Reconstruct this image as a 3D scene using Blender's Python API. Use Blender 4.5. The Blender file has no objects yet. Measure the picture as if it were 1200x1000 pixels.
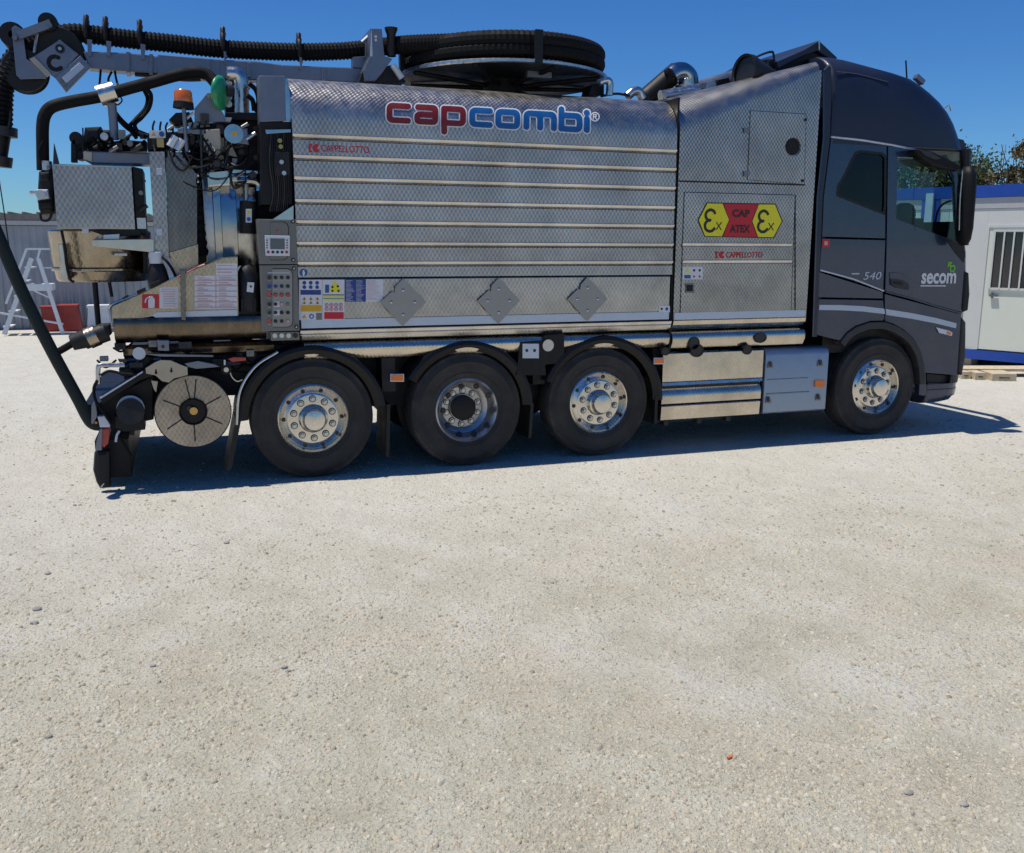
import bpy, bmesh, math, random
import numpy as np
from mathutils import Vector, Matrix, noise
random.seed(7)
rng = np.random.default_rng(7)
sc = bpy.context.scene
COL = sc.collection
# ------------------------------------------------------------------ camera
CAM = np.array([-0.998, -7.948, 2.004])
YAW, PITCH, ROLL, FPX = -0.3394, 0.19364, 0.00414, 1084.6
def _basis():
    cy, sy, cp, sp = math.cos(YAW), math.sin(YAW), math.cos(PITCH), math.sin(PITCH)
    f0 = np.array([-sy, cy, 0]); r0 = np.array([cy, sy, 0]); u0 = np.array([0, 0, 1.])
    f = f0*cp - u0*sp; u = u0*cp + f0*sp
    cr, sr = math.cos(ROLL), math.sin(ROLL)
    return r0*cr + u*sr, -r0*sr + u*cr, f
CR, CU, CF = _basis()
cd = bpy.data.cameras.new('camera'); cam = bpy.data.objects.new('camera', cd); COL.objects.link(cam)
cd.sensor_fit = 'HORIZONTAL'; cd.sensor_width = 36; cd.lens = 36*FPX/1200; cd.clip_start = .05; cd.clip_end = 3000
cam.matrix_world = Matrix(((CR[0], CU[0], -CF[0], CAM[0]), (CR[1], CU[1], -CF[1], CAM[1]), (CR[2], CU[2], -CF[2], CAM[2]), (0, 0, 0, 1)))
sc.camera = cam
# ------------------------------------------------------------------ light
SUN = Vector((-0.32, 0.05, 1.0)).normalized()
EL = math.asin(SUN.z); AZ = math.atan2(SUN.x, SUN.y)
w = bpy.data.worlds.new('World'); sc.world = w; w.use_nodes = True
nt = w.node_tree; nt.nodes.clear()
sky = nt.nodes.new('ShaderNodeTexSky'); sky.sky_type = 'NISHITA'; sky.sun_disc = False
sky.sun_elevation = EL; sky.sun_rotation = AZ; sky.air_density = 1.0; sky.dust_density = 0.0; sky.ozone_density = 2.0; sky.altitude = 0
hs = nt.nodes.new('ShaderNodeHueSaturation'); hs.inputs['Saturation'].default_value = 1.22; hs.inputs['Value'].default_value = 1.0
bg = nt.nodes.new('ShaderNodeBackground'); bg.inputs['Strength'].default_value = 0.092
wo = nt.nodes.new('ShaderNodeOutputWorld')
tint = nt.nodes.new('ShaderNodeMixRGB'); tint.blend_type = 'MULTIPLY'; tint.inputs['Fac'].default_value = 1; tint.inputs['Color2'].default_value = (.40, .70, 1.08, 1)
nt.links.new(sky.outputs[0], hs.inputs['Color']); nt.links.new(hs.outputs[0], tint.inputs['Color1']); nt.links.new(tint.outputs[0], bg.inputs['Color']); nt.links.new(bg.outputs[0], wo.inputs['Surface'])
sl = bpy.data.lights.new('sun', 'SUN'); sl.energy = 4.6; sl.angle = math.radians(.53); sl.color = (1, .955, .88)
so = bpy.data.objects.new('sun', sl); COL.objects.link(so); so.rotation_euler = SUN.to_track_quat('Z', 'Y').to_euler(); so.location = (0, 0, 30)
sc.view_settings.view_transform = 'Standard'; sc.view_settings.look = 'None'; sc.view_settings.gamma = 1
sc.view_settings.use_curve_mapping = False; sc.view_settings.exposure = 0.0

# ------------------------------------------------------------------ finding real positions from sight lines
def _ray(u, v): return CF + ((u-600)/FPX)*CR - ((v-500)/FPX)*CU
def at(u, v, y=0.0):
    d = _ray(u, v); return Vector(CAM + d*((y-CAM[1])/d[1]))
def atz(u, v, z=0.0):
    d = _ray(u, v); return Vector(CAM + d*((z-CAM[2])/d[2]))
def xz(u, v, y=0.0):
    p = at(u, v, y); return (p.x, p.z)

# ------------------------------------------------------------------ materials
MATS = {}
def _mat(name):
    m = bpy.data.materials.new(name); m.use_nodes = True; t = m.node_tree; t.nodes.clear()
    o = t.nodes.new('ShaderNodeOutputMaterial'); b = t.nodes.new('ShaderNodeBsdfPrincipled'); t.links.new(b.outputs[0], o.inputs[0])
    MATS[name] = m; return m, t, b
def N(t, ty, **kw):
    n = t.nodes.new(ty)
    for k, v in kw.items():
        if k in n.inputs.keys(): n.inputs[k].default_value = v
        else: setattr(n, k, v)
    return n
def noisy(t, scale, detail=4, rough=.55, vec=None):
    n = N(t, 'ShaderNodeTexNoise', Scale=scale, Detail=detail, Roughness=rough)
    if vec is not None: t.links.new(vec, n.inputs['Vector'])
    return n
def ramp(t, src, stops):
    r = t.nodes.new('ShaderNodeValToRGB'); e = r.color_ramp.elements
    while len(e) > 1: e.remove(e[-1])
    e[0].position = stops[0][0]; e[0].color = stops[0][1]
    for p_, c_ in stops[1:]:
        k = e.new(p_); k.color = c_
    t.links.new(src, r.inputs[0]); return r
def g4(v, b=None): return (v, v, v, 1) if b is None else (*v, 1)
def simple(name, col, rough=.5, metal=0., spec=.5, var=.25, scale=9, bump=0., coat=0., dust=0.):
    m, t, b = _mat(name)
    geo = N(t, 'ShaderNodeNewGeometry')
    n = noisy(t, scale, 5, .6, geo.outputs['Position'])
    c0 = tuple(c*(1-var) for c in col)+(1,); c1 = tuple(min(1, c*(1+var)) for c in col)+(1,)
    r = ramp(t, n.outputs['Fac'], [(.3, c0), (.7, c1)])
    out = r.outputs[0]
    if dust > 0:
        n2 = noisy(t, 3.1, 6, .65, geo.outputs['Position'])
        r2 = ramp(t, n2.outputs['Fac'], [(.42, g4(0)), (.75, g4(dust))])
        mx = N(t, 'ShaderNodeMixRGB'); mx.inputs['Color2'].default_value = (.33, .28, .22, 1)
        t.links.new(r2.outputs[0], mx.inputs['Fac']); t.links.new(out, mx.inputs['Color1']); out = mx.outputs[0]
    t.links.new(out, b.inputs['Base Color'])
    b.inputs['Metallic'].default_value = metal; b.inputs['Specular IOR Level'].default_value = spec
    rr = ramp(t, n.outputs['Fac'], [(.3, g4(max(0, rough-.08))), (.7, g4(min(1, rough+.1)))])
    t.links.new(rr.outputs[0], b.inputs['Roughness'])
    if coat: b.inputs['Coat Weight'].default_value = coat; b.inputs['Coat Roughness'].default_value = .06
    if bump:
        nb = noisy(t, scale*6, 4, .6, geo.outputs['Position'])
        bp = N(t, 'ShaderNodeBump', Strength=bump, Distance=.01); t.links.new(nb.outputs['Fac'], bp.inputs['Height']); t.links.new(bp.outputs[0], b.inputs['Normal'])
    return m
def steel(name, col=(.55, .55, .55), rough=.3, pitch=.03, depth=.0022, diag=False, streak=0., rust=0., dirt=.25, axis='side'):
    """stainless sheet with embossed staggered dimples (pitch in m); depth 0 = plain"""
    m, t, b = _mat(name)
    geo = N(t, 'ShaderNodeNewGeometry'); sep = N(t, 'ShaderNodeSeparateXYZ'); t.links.new(geo.outputs['Position'], sep.inputs[0])
    n = noisy(t, 2.3, 6, .6, geo.outputs['Position'])
    n3 = noisy(t, 14., 4, .6, geo.outputs['Position'])
    c0 = tuple(c*(1-dirt) for c in col)+(1,); c1 = tuple(min(1, c*1.12) for c in col)+(1,)
    r = ramp(t, n.outputs['Fac'], [(.32, c0), (.66, c1)])
    out = r.outputs[0]
    if streak > 0 or rust > 0:
        mp = N(t, 'ShaderNodeMapping'); mp.inputs['Scale'].default_value = (18, 18, 1.1); t.links.new(geo.outputs['Position'], mp.inputs[0])
        ns = noisy(t, 1.6, 6, .7, mp.outputs[0])
        rs = ramp(t, ns.outputs['Fac'], [(.45, g4(0)), (.72, g4(max(streak, rust)*.8))])
        mx = N(t, 'ShaderNodeMixRGB'); mx.inputs['Color2'].default_value = (.30, .21, .13, 1) if rust else (.22, .21, .20, 1)
        t.links.new(rs.outputs[0], mx.inputs['Fac']); t.links.new(out, mx.inputs['Color1']); out = mx.outputs[0]
    t.links.new(out, b.inputs['Base Color']); b.inputs['Metallic'].default_value = 1.
    rr = ramp(t, n3.outputs['Fac'], [(.3, g4(max(.03, rough-.07))), (.7, g4(rough+.08))]); t.links.new(rr.outputs[0], b.inputs['Roughness'])
    if depth > 0:
        def math_(op, a, bb=None, val=None):
            q = N(t, 'ShaderNodeMath', operation=op); t.links.new(a, q.inputs[0])
            if bb is not None: t.links.new(bb, q.inputs[1])
            elif val is not None: q.inputs[1].default_value = val
            return q.outputs[0]
        X = sep.outputs['X']; Z = sep.outputs['Z']; Y = sep.outputs['Y']
        Z = math_('ADD', Z, Y)
        X = math_('SUBTRACT', X, math_('MULTIPLY', Y, None, .6))
        k = 2*math.pi/pitch
        q_ = .72 if diag else .61
        a = math_('MULTIPLY', math_('ADD', X, math_('MULTIPLY', Z, None, q_)), None, k); c = math_('MULTIPLY', math_('SUBTRACT', X, math_('MULTIPLY', Z, None, q_)), None, k)
        h = math_('ADD', math_('SINE', a), math_('SINE', c))
        bp = N(t, 'ShaderNodeBump', Strength=1., Distance=depth); t.links.new(h, bp.inputs['Height'])
        wv = noisy(t, 1.7, 2, .5, geo.outputs['Position'])
        bp2 = N(t, 'ShaderNodeBump', Strength=.35, Distance=.02); t.links.new(wv.outputs['Fac'], bp2.inputs['Height'])
        t.links.new(bp2.outputs[0], bp.inputs['Normal']); t.links.new(bp.outputs[0], b.inputs['Normal'])
    else:
        wv = noisy(t, 2.2, 2, .5, geo.outputs['Position'])
        bp2 = N(t, 'ShaderNodeBump', Strength=.3, Distance=.02); t.links.new(wv.outputs['Fac'], bp2.inputs['Height']); t.links.new(bp2.outputs[0], b.inputs['Normal'])
    return m

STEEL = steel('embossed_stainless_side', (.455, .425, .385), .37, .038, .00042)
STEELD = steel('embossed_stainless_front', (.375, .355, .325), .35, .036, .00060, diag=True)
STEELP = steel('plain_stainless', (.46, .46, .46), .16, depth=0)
STEELR = steel('rib_stainless', (.60, .575, .54), .30, .035, .0003)
STEELB = steel('embossed_stainless_skirt', (.58, .52, .44), .26, .034, .00018)
STEELBOX = steel('embossed_stainless_box', (.37, .36, .35), .37, .038, .00038)
STEELRUST = steel('soiled_stainless', (.40, .34, .26), .27, .036, .00018, rust=.6)
STEELBR = steel('rusty_dark_reflection_stainless', (.15, .125, .10), .3, depth=0, rust=.5)  # base colour darkened to stand in for reflected shaded ground; rust streaks on top
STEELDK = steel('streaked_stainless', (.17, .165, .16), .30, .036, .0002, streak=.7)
CHROME = simple('polished_alloy', (.62, .59, .54), .25, 1., var=.08, scale=22)
ALLOY = simple('dull_alloy', (.50, .50, .50), .33, 1., var=.15, scale=30)
ALU = simple('grey_aluminium', (.18, .20, .245), .42, .75, var=.12, scale=6, dust=.1)
STRIP = simple('light_metal_strip', (.50, .55, .62), .4, .35, var=.06)
BLACK = simple('black_paint', (.005, .005, .006), .5, spec=.3, var=.3, dust=.02)
RIMD = simple('matt_alloy', (.46, .46, .46), .36, .85, var=.12, scale=20)
BLKPL = simple('black_plastic', (.008, .008, .009), .5, spec=.35, var=.2, bump=.05)
CHASSIS = simple('chassis_paint', (.008, .009, .012), .6, spec=.35, var=.3, dust=.07)
RUBBER = simple('tyre_rubber', (.019, .0185, .018), .7, spec=.4, var=.3, scale=5, bump=.12, dust=.09)
RUBBERT = simple('tyre_tread', (.022, .021, .021), .85, var=.3, scale=8, bump=.3, dust=.22)
HOSEB = simple('black_hose', (.0035, .0035, .004), .75, spec=.22, var=.25)
HOSEG = simple('green_black_hose', (.005, .013, .014), .6, spec=.3, var=.3, scale=5)
PAINT = simple('slate_blue_paint', (.015, .031, .070), .26, .35, var=.06, scale=2, coat=.7, dust=.03)
PAINTF = simple('dark_blue_fairing_paint', (.008, .013, .032), .42, .1, var=.05, scale=2, coat=.15)
PAINTL = simple('slate_lower_paint', (.020, .034, .070), .28, .35, var=.06, scale=2, coat=.5, dust=.08)
SILVER = simple('silver_stripe', (.42, .48, .56), .35, .2, var=.04)
GREYP = simple('grey_plastic', (.028, .029, .032), .5, spec=.35, var=.12, dust=.06)
PLAC = simple('placard_metal', (.30, .295, .28), .42, .6, var=.08)
CTRL = simple('grey_painted_panel', (.17, .168, .155), .42, .4, var=.08)
WHITE = simple('white_vinyl', (.62, .63, .66), .45, var=.04)
RED = simple('red_vinyl', (.50, .008, .018), .4, var=.05)
REDT = simple('dark_red_vinyl', (.15, .008, .010), .4, var=.06)
BLUEV = simple('blue_vinyl', (.004, .085, .28), .4, var=.06)
NAVY = simple('navy_vinyl', (.012, .04, .22), .4, var=.06)
YEL = simple('yellow_vinyl', (.74, .66, .01), .4, var=.04)
AMB = simple('amber_vinyl', (.62, .33, .01), .4, var=.06)
PINK = simple('pink_print', (.55, .30, .30), .5, var=.06)
INK = simple('black_print', (.012, .012, .012), .45, var=.05)
GREENV = simple('green_vinyl', (.14, .42, .03), .45, var=.05)
GREENC = simple('green_cap_plastic', (.01, .25, .10), .35, var=.15, coat=.3)
ORANGE = simple('orange_reflector', (.75, .16, .01), .3, var=.08, coat=.6)
REDL = simple('red_lens', (.35, .012, .012), .25, var=.1, coat=.7)
BRASS = simple('brass', (.50, .33, .12), .3, 1., var=.1)
SCREEN = simple('display_screen', (.10, .115, .12), .18, var=.06)
LATCH = simple('latch_metal', (.20, .20, .20), .42, .8, var=.1)
BATT = simple('grey_blue_box_paint', (.30, .36, .44), .4, .55, var=.06, dust=.12)
SEAT = simple('seat_fabric', (.02, .022, .026), .8, var=.2)
BEIGE = simple('fawn_plate', (.42, .36, .28), .4, .5, var=.12, dust=.2)
DISC = steel('reel_disc_metal', (.40, .345, .28), .42, .038, .0006, dirt=.4)
WALLW = simple('cabin_white_panel', (.56, .57, .54), .5, var=.03, scale=1.2, dust=.04)
DOORW = simple('cabin_door_panel', (.62, .65, .56), .5, var=.03, scale=1.2)
CBLUE = simple('cabin_blue_trim', (.008, .055, .32), .4, var=.06)
CGREY = simple('cabin_grey_gutter', (.40, .41, .41), .5, var=.05)
BLOCKM = simple('beige_block', (.50, .41, .28), .9, var=.2, scale=14, bump=.4)
CORR = simple('corrugated_zinc', (.27, .30, .335), .45, .45, var=.2, scale=1.3, dust=.15)
CORRT = simple('roof_flashing', (.22, .19, .16), .7, .2, var=.2)
LADM = simple('ladder_white', (.62, .66, .70), .5, var=.05)
CRATE = simple('red_crate_plastic', (.32, .03, .025), .5, var=.15, dust=.12)
BARK = simple('bark', (.07, .05, .035), .9, var=.3, scale=12, bump=.5)
HOUSE = simple('pale_render', (.5, .48, .44), .9, var=.06)

def glass(name, tint, fac_min=.06):
    m = bpy.data.materials.new(name); m.use_nodes = True; t = m.node_tree; t.nodes.clear()
    o = t.nodes.new('ShaderNodeOutputMaterial'); tr = N(t, 'ShaderNodeBsdfTransparent'); gl = N(t, 'ShaderNodeBsdfGlossy', Roughness=.02)
    tr.inputs['Color'].default_value = (*tint, 1); lw = N(t, 'ShaderNodeLayerWeight', Blend=.5); pw = N(t, 'ShaderNodeMath', operation='POWER'); pw.inputs[1].default_value = 4.; t.links.new(lw.outputs['Facing'], pw.inputs[0])
    fr = N(t, 'ShaderNodeMath', operation='MULTIPLY_ADD'); fr.inputs[1].default_value = .8; fr.inputs[2].default_value = .035; t.links.new(pw.outputs[0], fr.inputs[0]); mx = N(t, 'ShaderNodeMixShader')
    nn = noisy(t, 3., 3); rr = ramp(t, nn.outputs['Fac'], [(.3, g4(.012)), (.7, g4(.05))]); t.links.new(rr.outputs[0], gl.inputs['Roughness'])
    t.links.new(fr.outputs[0], mx.inputs[0]); t.links.new(tr.outputs[0], mx.inputs[1]); t.links.new(gl.outputs[0], mx.inputs[2]); t.links.new(mx.outputs[0], o.inputs[0])
    return m
GLASS = glass('cab_glass', (.72, .86, .86)); GLASSD = glass('tinted_glass', (.07, .085, .10)); GLASSK = simple('dark_glass', (.01, .012, .015), .08, var=.1, coat=.5)

# leaf material
def leafmat(name, a, b_):
    m, t, b = _mat(name)
    geo = N(t, 'ShaderNodeNewGeometry'); n = noisy(t, .9, 4, .6, geo.outputs['Position']); n2 = noisy(t, 9, 2, .5, geo.outputs['Position'])
    ad = N(t, 'ShaderNodeMath', operation='ADD'); t.links.new(n.outputs['Fac'], ad.inputs[0]); t.links.new(n2.outputs['Fac'], ad.inputs[1])
    hf = N(t, 'ShaderNodeMath', operation='MULTIPLY'); hf.inputs[1].default_value = .5; t.links.new(ad.outputs[0], hf.inputs[0])
    r = ramp(t, hf.outputs[0], [(.38, (*a, 1)), (.62, (*b_, 1))]); t.links.new(r.outputs[0], b.inputs['Base Color']); b.inputs['Roughness'].default_value = .7
    return m
LEAFP = leafmat('pine_foliage', (.045, .055, .018), (.17, .12, .05))
LEAFY = leafmat('dry_scrub_foliage', (.07, .075, .025), (.20, .15, .06))
LEAFG = leafmat('green_foliage', (.03, .06, .015), (.06, .11, .03))

# ground material
def ground_mat():
    m, t, b = _mat('limestone_gravel')
    geo = N(t, 'ShaderNodeNewGeometry'); P = geo.outputs['Position']
    big = noisy(t, .55, 5, .6, P); mid = noisy(t, 2.3, 6, .65, P); fine = noisy(t, 42, 6, .75, P); pk = noisy(t, .95, 5, .6, P)
    base = ramp(t, mid.outputs['Fac'], [(.30, (.42, .385, .285, 1)), (.50, (.50, .47, .362, 1)), (.68, (.575, .55, .452, 1))])
    chalk = ramp(t, big.outputs['Fac'], [(.50, g4(0)), (.68, g4(.55))])
    mx = N(t, 'ShaderNodeMixRGB'); mx.inputs['Color2'].default_value = (.62, .60, .53, 1)
    t.links.new(chalk.outputs[0], mx.inputs['Fac']); t.links.new(base.outputs[0], mx.inputs['Color1'])
    pr = ramp(t, pk.outputs['Fac'], [(.52, g4(0)), (.72, g4(.45))]); mx2 = N(t, 'ShaderNodeMixRGB'); mx2.inputs['Color2'].default_value = (.55, .44, .335, 1)
    t.links.new(pr.outputs[0], mx2.inputs['Fac']); t.links.new(mx.outputs[0], mx2.inputs['Color1'])
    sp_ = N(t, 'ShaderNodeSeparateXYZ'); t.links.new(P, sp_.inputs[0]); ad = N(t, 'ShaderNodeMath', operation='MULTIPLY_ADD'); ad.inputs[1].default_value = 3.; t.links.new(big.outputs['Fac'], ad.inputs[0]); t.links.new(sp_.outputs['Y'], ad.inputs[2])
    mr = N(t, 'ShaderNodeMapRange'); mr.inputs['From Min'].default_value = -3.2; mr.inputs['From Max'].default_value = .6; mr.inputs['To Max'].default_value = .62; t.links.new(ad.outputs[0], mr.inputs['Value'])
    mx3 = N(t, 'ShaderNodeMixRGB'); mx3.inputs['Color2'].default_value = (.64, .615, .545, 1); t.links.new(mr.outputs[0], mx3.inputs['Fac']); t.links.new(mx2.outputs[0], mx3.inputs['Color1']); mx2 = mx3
    fr = ramp(t, fine.outputs['Fac'], [(.30, g4(.72)), (.5, g4(1.)), (.7, g4(1.08))]); mm = N(t, 'ShaderNodeMixRGB', blend_type='MULTIPLY'); mm.inputs['Fac'].default_value = 1
    t.links.new(mx2.outputs[0], mm.inputs['Color1']); t.links.new(fr.outputs[0], mm.inputs['Color2'])
    t.links.new(mm.outputs[0], b.inputs['Base Color']); b.inputs['Roughness'].default_value = .95; b.inputs['Specular IOR Level'].default_value = .15
    v = N(t, 'ShaderNodeTexVoronoi', Scale=70.); t.links.new(P, v.inputs['Vector'])
    v2 = N(t, 'ShaderNodeTexVoronoi', Scale=33.); t.links.new(P, v2.inputs['Vector'])
    b1 = N(t, 'ShaderNodeBump', Strength=.6, Distance=.008); b1.invert = True; t.links.new(v.outputs['Distance'], b1.inputs['Height'])
    b2 = N(t, 'ShaderNodeBump', Strength=.25, Distance=.012); b2.invert = True; t.links.new(v2.outputs['Distance'], b2.inputs['Height']); t.links.new(b1.outputs[0], b2.inputs['Normal'])
    b3 = N(t, 'ShaderNodeBump', Strength=.75, Distance=.025); t.links.new(fine.outputs['Fac'], b3.inputs['Height']); t.links.new(b2.outputs[0], b3.inputs['Normal'])
    b4 = N(t, 'ShaderNodeBump', Strength=.5, Distance=.15); t.links.new(mid.outputs['Fac'], b4.inputs['Height']); t.links.new(b3.outputs[0], b4.inputs['Normal'])
    t.links.new(b4.outputs[0], b.inputs['Normal']); return m
GROUND = ground_mat()
def stone_mat(name, cols):
    m, t, b = _mat(name); geo = N(t, 'ShaderNodeNewGeometry')
    r = ramp(t, geo.outputs['Random Per Island'], [(i/(len(cols)-1), (*c, 1)) for i, c in enumerate(cols)])
    t.links.new(r.outputs[0], b.inputs['Base Color']); b.inputs['Roughness'].default_value = .95; b.inputs['Specular IOR Level'].default_value = .15; return m
GRAVEL = stone_mat('loose_gravel', [(.38, .34, .25), (.48, .44, .34), (.46, .385, .28), (.54, .51, .42), (.44, .41, .32), (.28, .255, .20), (.50, .465, .375)])
DKSTONE = simple('grey_stone', (.31, .295, .265), .9, var=.25, scale=30, bump=.3)

# ------------------------------------------------------------------ object helpers
WLOC = {}
def tag(o, label=None, cat=None, group=None, kind=None):
    if label: o['label'] = label
    if cat: o['category'] = cat
    if group: o['group'] = group
    if kind: o['kind'] = kind
    return o
def empty(name, loc, label, cat, group=None):
    o = bpy.data.objects.new(name, None); COL.objects.link(o); o.location = loc; o.empty_display_size = .2
    WLOC[o] = Vector(loc); return tag(o, label, cat, group)
def link(name, me, loc, parent):
    o = bpy.data.objects.new(name, me); COL.objects.link(o); o.location = loc; WLOC[o] = Vector(loc)
    if parent is not None:
        o.parent = parent; o.matrix_parent_inverse = Matrix.Translation(-WLOC[parent])
    return o
def mk(name, verts, faces, mat, parent=None, smooth=False, label=None):
    verts = [Vector(v) for v in verts]
    lo = Vector([min(v[i] for v in verts) for i in range(3)]); hi = Vector([max(v[i] for v in verts) for i in range(3)])
    c = (lo+hi)/2; me = bpy.data.meshes.new(name); me.from_pydata([v-c for v in verts], [], faces); me.materials.append(mat)
    if smooth:
        me.polygons.foreach_set('use_smooth', [True]*len(me.polygons))
        if smooth == 'auto': me.set_sharp_from_angle(angle=math.radians(38))
    me.update(); o = link(name, me, c, parent)
    if label: o['label'] = label
    return o
class MB:
    def __init__(s): s.v = []; s.f = []
    def add(s, v, f):
        n = len(s.v); s.v += [Vector(p) for p in v]; s.f += [tuple(i+n for i in q) for q in f]; return s
    def box(s, a, b):
        x0, y0, z0 = a; x1, y1, z1 = b
        return s.add([(x0,y0,z0),(x1,y0,z0),(x1,y1,z0),(x0,y1,z0),(x0,y0,z1),(x1,y0,z1),(x1,y1,z1),(x0,y1,z1)],
                     [(0,3,2,1),(4,5,6,7),(0,1,5,4),(1,2,6,5),(2,3,7,6),(3,0,4,7)])
    def obox(s, c, ax, ay, az):
        c, ax, ay, az = map(Vector, (c, ax, ay, az)); p = []
        for k in (-1, 1):
            for i, j in ((-1,-1),(1,-1),(1,1),(-1,1)): p.append(c+ax*i+ay*j+az*k)
        return s.add(p, [(0,3,2,1),(4,5,6,7),(0,1,5,4),(1,2,6,5),(2,3,7,6),(3,0,4,7)])
    def cyl(s, p0, p1, r0, r1=None, n=16, cap=True):
        p0, p1 = Vector(p0), Vector(p1); r1 = r0 if r1 is None else r1
        d = (p1-p0).normalized(); a = d.orthogonal().normalized(); b = d.cross(a); v = []
        for p, r in ((p0, r0), (p1, r1)):
            for i in range(n):
                t = 2*math.pi*i/n; v.append(p+(a*math.cos(t)+b*math.sin(t))*r)
        f = [(i, (i+1) % n, n+(i+1) % n, n+i) for i in range(n)]
        if cap: f += [tuple(range(n-1, -1, -1)), tuple(range(n, 2*n))]
        return s.add(v, f)
    def tube(s, pts, r, n=10, cap=True, rfun=None):
        pts = [Vector(p) for p in pts]; m = len(pts); v = []; prev = None
        for i, p in enumerate(pts):
            d = (pts[min(i+1, m-1)]-pts[max(i-1, 0)]).normalized()
            if prev is None: a = d.orthogonal().normalized()
            else: a = (prev-d*prev.dot(d)).normalized()
            prev = a; b = d.cross(a); rr = r if rfun is None else rfun(i)
            for k in range(n):
                t = 2*math.pi*k/n; v.append(p+(a*math.cos(t)+b*math.sin(t))*rr)
        f = [(i*n+k, i*n+(k+1) % n, (i+1)*n+(k+1) % n, (i+1)*n+k) for i in range(m-1) for k in range(n)]
        if cap: f += [tuple(range(n-1, -1, -1)), tuple(range((m-1)*n, m*n))]
        return s.add(v, f)
    def lathe(s, prof, c, axis, n=48, ring=False):
        """prof = [(radius, along axis)], axis unit vector"""
        c = Vector(c); d = Vector(axis).normalized(); a = d.orthogonal().normalized(); b = d.cross(a); v = []; m = len(prof)
        for r, h in prof:
            for k in range(n):
                t = 2*math.pi*k/n; v.append(c+d*h+(a*math.cos(t)+b*math.sin(t))*max(r, 1e-4))
        mm = m if ring else m-1
        f = [(i*n+k, i*n+(k+1) % n, ((i+1) % m)*n+(k+1) % n, ((i+1) % m)*n+k) for i in range(mm) for k in range(n)]
        return s.add(v, f)
    def build(s, name, mat, parent=None, smooth=False, label=None): return mk(name, s.v, s.f, mat, parent, smooth, label)
def cr(pts, n=8):
    """Catmull-Rom through 3-D points"""
    P = [Vector(p) for p in pts]; P = [P[0]*2-P[1]]+P+[P[-1]*2-P[-2]]; out = []
    for i in range(1, len(P)-2):
        for k in range(n):
            t = k/n; a, b, c, d = P[i-1:i+3]
            out.append(.5*((2*b)+(c-a)*t+(2*a-5*b+4*c-d)*t*t+(3*b-a-3*c+d)*t**3))
    out.append(P[-2]); return out
def tube(name, pts, r, mat, parent, n=10, sm=8, ribbed=0., label=None):
    pts = cr(pts, sm) if sm else [Vector(p) for p in pts]
    if ribbed:
        L = [0]
        for a, b in zip(pts, pts[1:]): L.append(L[-1]+(b-a).length)
        k = max(8, int(L[-1]/(ribbed/2))); q = []; j = 0
        for i in range(k+1):
            d = L[-1]*i/k
            while j < len(L)-2 and L[j+1] < d: j += 1
            q.append(pts[j].lerp(pts[j+1], (d-L[j])/max(1e-9, L[j+1]-L[j])))
        return MB().tube(q, r, n, rfun=lambda i: r*(1.0 if i % 2 else .86)).build(name, mat, parent, False, label)
    return MB().tube(pts, r, n).build(name, mat, parent, 'auto', label)
def ext(name, poly, y0, depth, mat, parent, holes=(), bev=.004, label=None, smooth=False):
    """flat outline in the XZ plane (holes allowed), near face at y0, thickness depth away from the viewer, softened edges"""
    cu = bpy.data.curves.new('tmp', 'CURVE'); cu.dimensions = '2D'; cu.fill_mode = 'BOTH'
    bev = min(bev, depth*.45); cu.extrude = depth/2-bev; cu.bevel_depth = bev; cu.bevel_resolution = 1; cu.offset = -bev
    for pl in [poly]+list(holes):
        sp = cu.splines.new('POLY'); sp.points.add(len(pl)-1); sp.use_cyclic_u = True
        for q, (x, z) in zip(sp.points, pl): q.co = (x, z, 0, 1)
    o = bpy.data.objects.new('tmp', cu); COL.objects.link(o); dg = bpy.context.evaluated_depsgraph_get(); dg.update()
    me = o.evaluated_get(dg).to_mesh(); v = [(p.co.x, y0+depth/2-p.co.z, p.co.y) for p in me.vertices]; f = [tuple(reversed(p.vertices)) for p in me.polygons]
    o.evaluated_get(dg).to_mesh_clear(); COL.objects.unlink(o); bpy.data.objects.remove(o); bpy.data.curves.remove(cu)
    return mk(name, v, f, mat, parent, smooth, label)
def px(pts, y=0.): return [xz(u, v, y) for u, v in pts]
def ep(name, pts, y, depth, mat, parent, holes=(), bev=.004, label=None):
    return ext(name, px(pts, y), y, depth, mat, parent, [px(h, y) for h in holes], bev, label)
def rr(x0, z0, x1, z1, r=.01, n=4):
    out = []
    for cx, cz, a in ((x1-r, z1-r, 0), (x0+r, z1-r, 90), (x0+r, z0+r, 180), (x1-r, z0+r, 270)):
        for k in range(n+1):
            t = math.radians(a+90*k/n); out.append((cx+r*math.cos(t), cz+r*math.sin(t)))
    return out
def disc(u, v, y, r): p = at(u, v, y); return [(p.x+r*math.cos(t*math.pi/12), p.z+r*math.sin(t*math.pi/12)) for t in range(24)]
def cyly(name, u, v, y, r, depth, mat, parent, n=24, label=None):
    p = at(u, v, y); return MB().cyl(p, p+Vector((0, depth, 0)), r, n=n).build(name, mat, parent, 'auto', label)
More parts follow.
